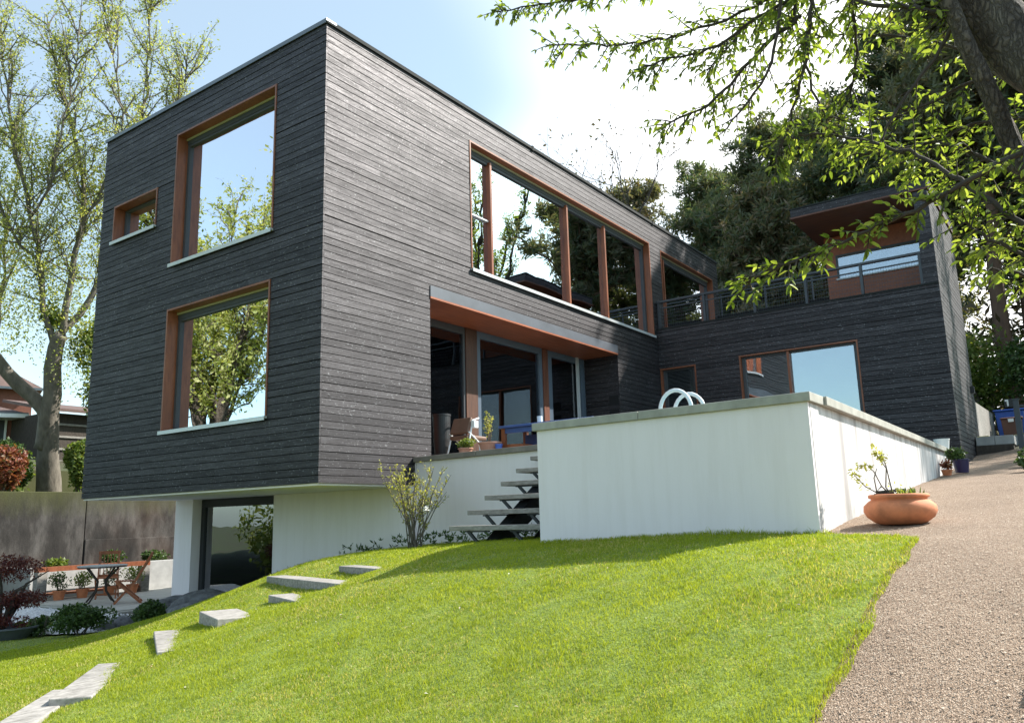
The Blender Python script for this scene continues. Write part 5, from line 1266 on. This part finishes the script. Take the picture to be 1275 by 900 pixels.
pine('pine_tree', (27.5, -8.2, tg(27.5, -8.2)), 16, 3.6, 'dark pine filling the view behind the fence and bins', 55, 46, M_PINE, .18)
pine('pine_tree', (24.5, -10.2, tg(24.5, -10.2)), 15, 3.4, 'dark bushy pine at the far right edge', 56, 44, M_PINE, .15)
pine('pine_tree', (34, -3, tg(34, -3)), 17, 4, 'pine standing back between the tower and the tallest pine', 19, 34, M_PINEB, .3)
pine('pine_tree', (30, -10, tg(30, -10)), 17, 4, 'pine standing far right behind the others', 20, 34, M_PINE, .4)
pine('pine_tree', (24.0, 1.3, tg(24, 1.3)), 11.0, 3.0, 'shorter tangled pine between the deck railing and the tower', 21, 44, M_PINEB, .2)
# brush and undergrowth as one mass
n = 26000; P = np.stack([rng.uniform(22, 36, n), rng.uniform(-13, 15, n), np.zeros(n)], 1); P[:, 2] = gfull(P[:, 0], P[:, 1]) + rng.random(n) ** 1.5 * (5.2 + 1.3 * wob(P[:, 0], P[:, 1], .4))
tag(leaf_cloud('undergrowth', P, .42, M_DRY, None, 1, 0, 'quad', .28), 'tangled brown and green brush under the pines', 'undergrowth')
for i, (x, y, r, h, lb) in enumerate(((17.5, -8.2, 1.1, 2.4, 'leafy green bush at the right edge behind the gate post'), (20.5, -6.8, 1.2, 3.2, 'green bush under the pines behind the bins'), (21.5, -5.2, 1.1, 4.0, 'tall thin green bush beside the far corner of the wing'), (24.5, -7.6, 1.5, 4.6, 'taller green bush between the pine trunks'))):
    bush('woodland_bush', x, y, r, r, h, 4200, .15, M_SHRUB if i % 2 else M_SHRUBL, lb, z=tg(x, y), lobes=14)

# bare young trees above the roof
def bare_tree(loc, h, spread, label, seed, leafn=260):
    random.seed(seed); t = thing('bare_tree', loc, label, 'tree', 'thin bare trees behind the roof'); mb = MB(); tips = []
    def grow(p, d, ln, r, lv):
        q_ = [p]
        for s in range(4): d = (d + rv(.10) + Vector((0, 0, .05))).normalized(); q_.append(q_[-1] + d * ln / 4)
        mb.tube(q_, [r * (1 - .4 * s / 4) for s in range(5)], 5, cap=False)
        if lv == 0: tips.append(q_[-1]); return
        for k in range(random.choice([2, 3, 3])): grow(q_[random.choice([2, 3, 4])], (d + rv(.38) * spread + Vector((0, 0, .15))).normalized(), ln * random.uniform(.55, .8), r * .6, lv - 1)
    grow(Vector(loc), Vector((0, 0, 1)), h * .45, .09, 5); mb.obj('trunk', M_BARKD, t)
    P = np.array([tuple(p + rv(.15)) for p in tips for _ in range(2)]); leaf_cloud('foliage', P, .16, M_DRY, t); return t
bare_tree((19.5, 10.4, 2.5), 11.8, 1.0, 'thin bare tree furthest left above the roof edge', 31)
bare_tree((20.8, 9.0, 2.5), 12.0, 1.1, 'bare tree in the middle of the group above the roof edge', 32)
bare_tree((22.4, 8.4, 2.5), 12.2, 1.1, 'bare tree touching the brownish pine crown', 33)

# trees of the garden in front and to the side, mirrored in the windows
def open_tree(loc, h, w, seed, label, m=M_LEAFW, dens=1.0):
    random.seed(seed); x, y, z = loc; lines = {'trunk': [(x, y, z - .3), (x + .1, y, z + h * .16), (x, y + .1, z + h * .28)]}; R_ = {'trunk': (.024 * h, .016 * h)}
    for k in range(7):
        a = k * .9 + random.random(); s = w * random.uniform(.5, 1.0)
        lines['l%d' % k] = [(x, y, z + h * .27), (x + s * .35 * math.cos(a), y + s * .35 * math.sin(a), z + h * .5), (x + s * .7 * math.cos(a), y + s * .7 * math.sin(a), z + h * .75), (x + s * math.cos(a), y + s * math.sin(a), z + h * random.uniform(.85, 1))]; R_['l%d' % k] = (.008 * h, .002 * h)
    return guided_tree('garden_tree', lines, R_, label, m, 4.2 * dens, (.8, 2.4), .13, 110, seed)
open_tree((-6.8, 13.2, -2.1), 13.2, 4.2, 41, 'spring tree mirrored in the windows of the end wall', dens=1.5)
open_tree((20.0, -13.0, 1.3), 14, 3.8, 43, 'spring tree mirrored in the long upper window', M_LEAF, dens=.55)
bush('garden_hedge', -5.5, 10.4, 3.2, 1.3, 2.8, 9000, .16, M_SHRUBL, 'green hedge mirrored in the basement window', z=-2.3, lobes=20)

# ---------------------------------------------------------------- grass and gravel
def scatter(n, x0, x1, y0, y1):
    x = rng.uniform(x0, x1, n); y = rng.uniform(y0, y1, n); return x, y
def grass():
    X, Y = [], []
    for (n, x0, x1, y0, y1) in ((2100000, -5.2, 1.66, -6.85, 3.2), (120000, -6, 1.0, 1.5, 8)):
        x, y = scatter(n, x0, x1, y0, y1); P = np.stack([x, y, np.full_like(x, -1.1)], 1) - np.array(CAM); fwd = P @ np.array(_f); sx_ = P @ np.array(_r2) / np.maximum(fwd, .1) * 997.16
        keep = lawn_mask(x, y) & (fwd > 2.2) & (np.abs(sx_) < 760)
        pr = np.clip((3.4 / np.maximum(fwd, 1)) ** 1.35, .10, 1) * .74
        keep &= rng.random(n) < pr; X.append(x[keep]); Y.append(y[keep])
    x = np.concatenate(X); y = np.concatenate(Y); n = len(x); z = gz(x, y) - .006
    d = np.hypot(x - CAM.x, y - CAM.y)
    cl = .5 + .5 * wob(x, y, 1.7); cl2 = .5 + .5 * np.sin(x * 23 + 3 * np.sin(y * 17)) * np.sin(y * 19 + 2 * np.sin(x * 13))
    h = rng.uniform(.011, .027, n) * (.75 + .5 * cl) * (.8 + .4 * cl2)
    edge = ((x > 1.2) | ((y < -3.3) & (x > -.62))); h[edge] *= 1.7
    tall = rng.random(n) < .02; h[tall] *= 1.5
    w = np.clip(.0027 * (d / 4), .0024, .007) * rng.uniform(.7, 1.3, n)
    a = rng.uniform(0, 2 * np.pi, n); s = np.stack([np.cos(a), np.sin(a), np.zeros(n)], 1); b = rng.uniform(0, 2 * np.pi, n); bend = np.stack([np.cos(b), np.sin(b), np.zeros(n)], 1) * (h * rng.uniform(.15, .9, n))[:, None]
    B = np.stack([x, y, z], 1); up_ = np.array([0, 0, 1.0])
    V = np.stack([B - s * w[:, None] / 2, B + s * w[:, None] / 2, B + bend * .35 + up_ * (h * .6)[:, None] + s * w[:, None] * .4, B + bend * .35 + up_ * (h * .6)[:, None] - s * w[:, None] * .4, B + bend + up_ * h[:, None]], 1).reshape(-1, 3)
    i = np.arange(n)[:, None] * 5
    me = bpy.data.meshes.new('grass'); me.vertices.add(len(V)); me.vertices.foreach_set('co', V.astype(np.float32).ravel())
    Q = (i + np.array([[0, 1, 2, 3]])); T = (i + np.array([[3, 2, 4]])); li = np.concatenate([Q, T], 1).ravel()
    me.loops.add(len(li)); me.loops.foreach_set('vertex_index', li.astype(np.int32))
    st_ = np.stack([np.arange(n) * 7, np.arange(n) * 7 + 4], 1).ravel(); me.polygons.add(2 * n); me.polygons.foreach_set('loop_start', st_.astype(np.int32))
    me.materials.append(M_GRASS)
    patch = .5 + .5 * wob(x * .8 + 5, y * .8, .9)
    r_ = np.clip(.12 + .42 * rng.random(n) + .30 * patch + .22 * np.clip(wob(x * 1.9 + 3, y * 2.1, 1.6) - .35, 0, 1) + .12 * cl2 + (rng.random(n) < .05) * .25, 0, .98)
    at_ = me.attributes.new('rnd', 'FLOAT', 'FACE'); at_.data.foreach_set('value', np.repeat(r_, 2).astype(np.float32)); me.update(calc_edges=True)
    o = bpy.data.objects.new('grass', me); COL.objects.link(o); tag(o, 'bright green mown grass covering the sloping lawn', 'grass', kind='stuff'); return n
ng = grass()
n = 1500; x, y = scatter(n, -4.6, 1.2, -6.7, 3); k = lawn_mask(x, y) & (rng.random(n) < .5 + .5 * wob(x, y, .7)); x, y = x[k], y[k]; n = len(x)
D = rand_dirs(n); D[:, 2] *= .25; Nn = rand_dirs(n) * .4; Nn[:, 2] += 1; sz = rng.uniform(.008, .022, n)
V, F, idx = leaves(np.stack([x, y, gz(x, y) + rng.uniform(.008, .02, n)], 1), D, Nn, sz, sz * .6)
tag(np_obj('fallen_leaves', V, F, leaf_mat('dry_leaf_bits', [(.16, .09, .04), (.30, .20, .10), (.42, .33, .20), (.70, .66, .58)], .1, .8, .2), None, rng.random(n)[idx]), 'small dry leaf bits and petals scattered over the lawn', 'fallen leaves', kind='stuff')

def pebbles():
    n = 150000; x, y = scatter(n, -4.2, 3.0, -8.6, -5.9); P = np.stack([x, y, np.full_like(x, -.8)], 1) - np.array(CAM); fwd = P @ np.array(_f)
    k = path_mask(x, y) & (y < path_edge(x) + np.where(x < -.93, .03, 5)) & (fwd > 2.4) & (rng.random(n) < np.clip((3.4 / np.maximum(fwd, 1)) ** 1.2, 0, 1)); x, y = x[k], y[k]; n = len(x)
    r = rng.uniform(.0016, .0040, n) * (1 + (rng.random(n) < .03) * .9); C_ = np.stack([x, y, gz(x, y) - .008 + r * .2], 1)
    e = np.array([[1, 0, 0], [0, 1, 0], [-1, 0, 0], [0, -1, 0], [0, 0, .7], [0, 0, -.7]]); V = C_[:, None, :] + e[None] * r[:, None, None] * rng.uniform(.6, 1.3, (n, 6, 1)); a = rng.uniform(0, 6.28, n)
    F = np.array([[0, 1, 4], [1, 2, 4], [2, 3, 4], [3, 0, 4]]); Fi = (np.arange(n)[:, None, None] * 6 + F[None]).reshape(-1, 3)
    o = np_obj('gravel', V.reshape(-1, 3), Fi, M_PEB, None, np.repeat(rng.random(n), 4)); tag(o, 'loose pinkish brown gravel stones scattered over the path', 'gravel', kind='stuff'); return n
npb = pebbles()
n = 9000; x = rng.uniform(-2.2, 3.4, n); y = rng.uniform(3.6, 10.8, n); k = (y > 6.05 - 1.92 * (x + .9)) & ~((x > 1.5) & (y > 7.25)) & (x < 1.62); x, y = x[k], y[k]; n = len(x)
r = rng.uniform(.012, .028, n); C_ = np.stack([x, y, np.maximum(gz(x, y) + .03, -2.02) + r * .3], 1); e = np.array([[1, 0, 0], [0, 1, 0], [-1, 0, 0], [0, -1, 0], [0, 0, .7], [0, 0, -.7]])
V = C_[:, None, :] + e[None] * r[:, None, None] * rng.uniform(.6, 1.3, (n, 6, 1)); F = (np.arange(n)[:, None, None] * 6 + np.array([[0, 1, 4], [1, 2, 4], [2, 3, 4], [3, 0, 4]])[None]).reshape(-1, 3)
tag(np_obj('white_gravel', V.reshape(-1, 3), F, leaf_mat('white_stones', [(.5, .5, .53), (.68, .68, .72), (.8, .8, .82)], 0, .85, .3), None, np.repeat(rng.random(n), 4)), 'loose white gravel stones between the patio and the lawn', 'gravel', kind='stuff')
print('pieces', len(PIECES), 'near leaves', len(LPn), 'left leaves', nl, 'grass', ng, 'pebbles', npb)
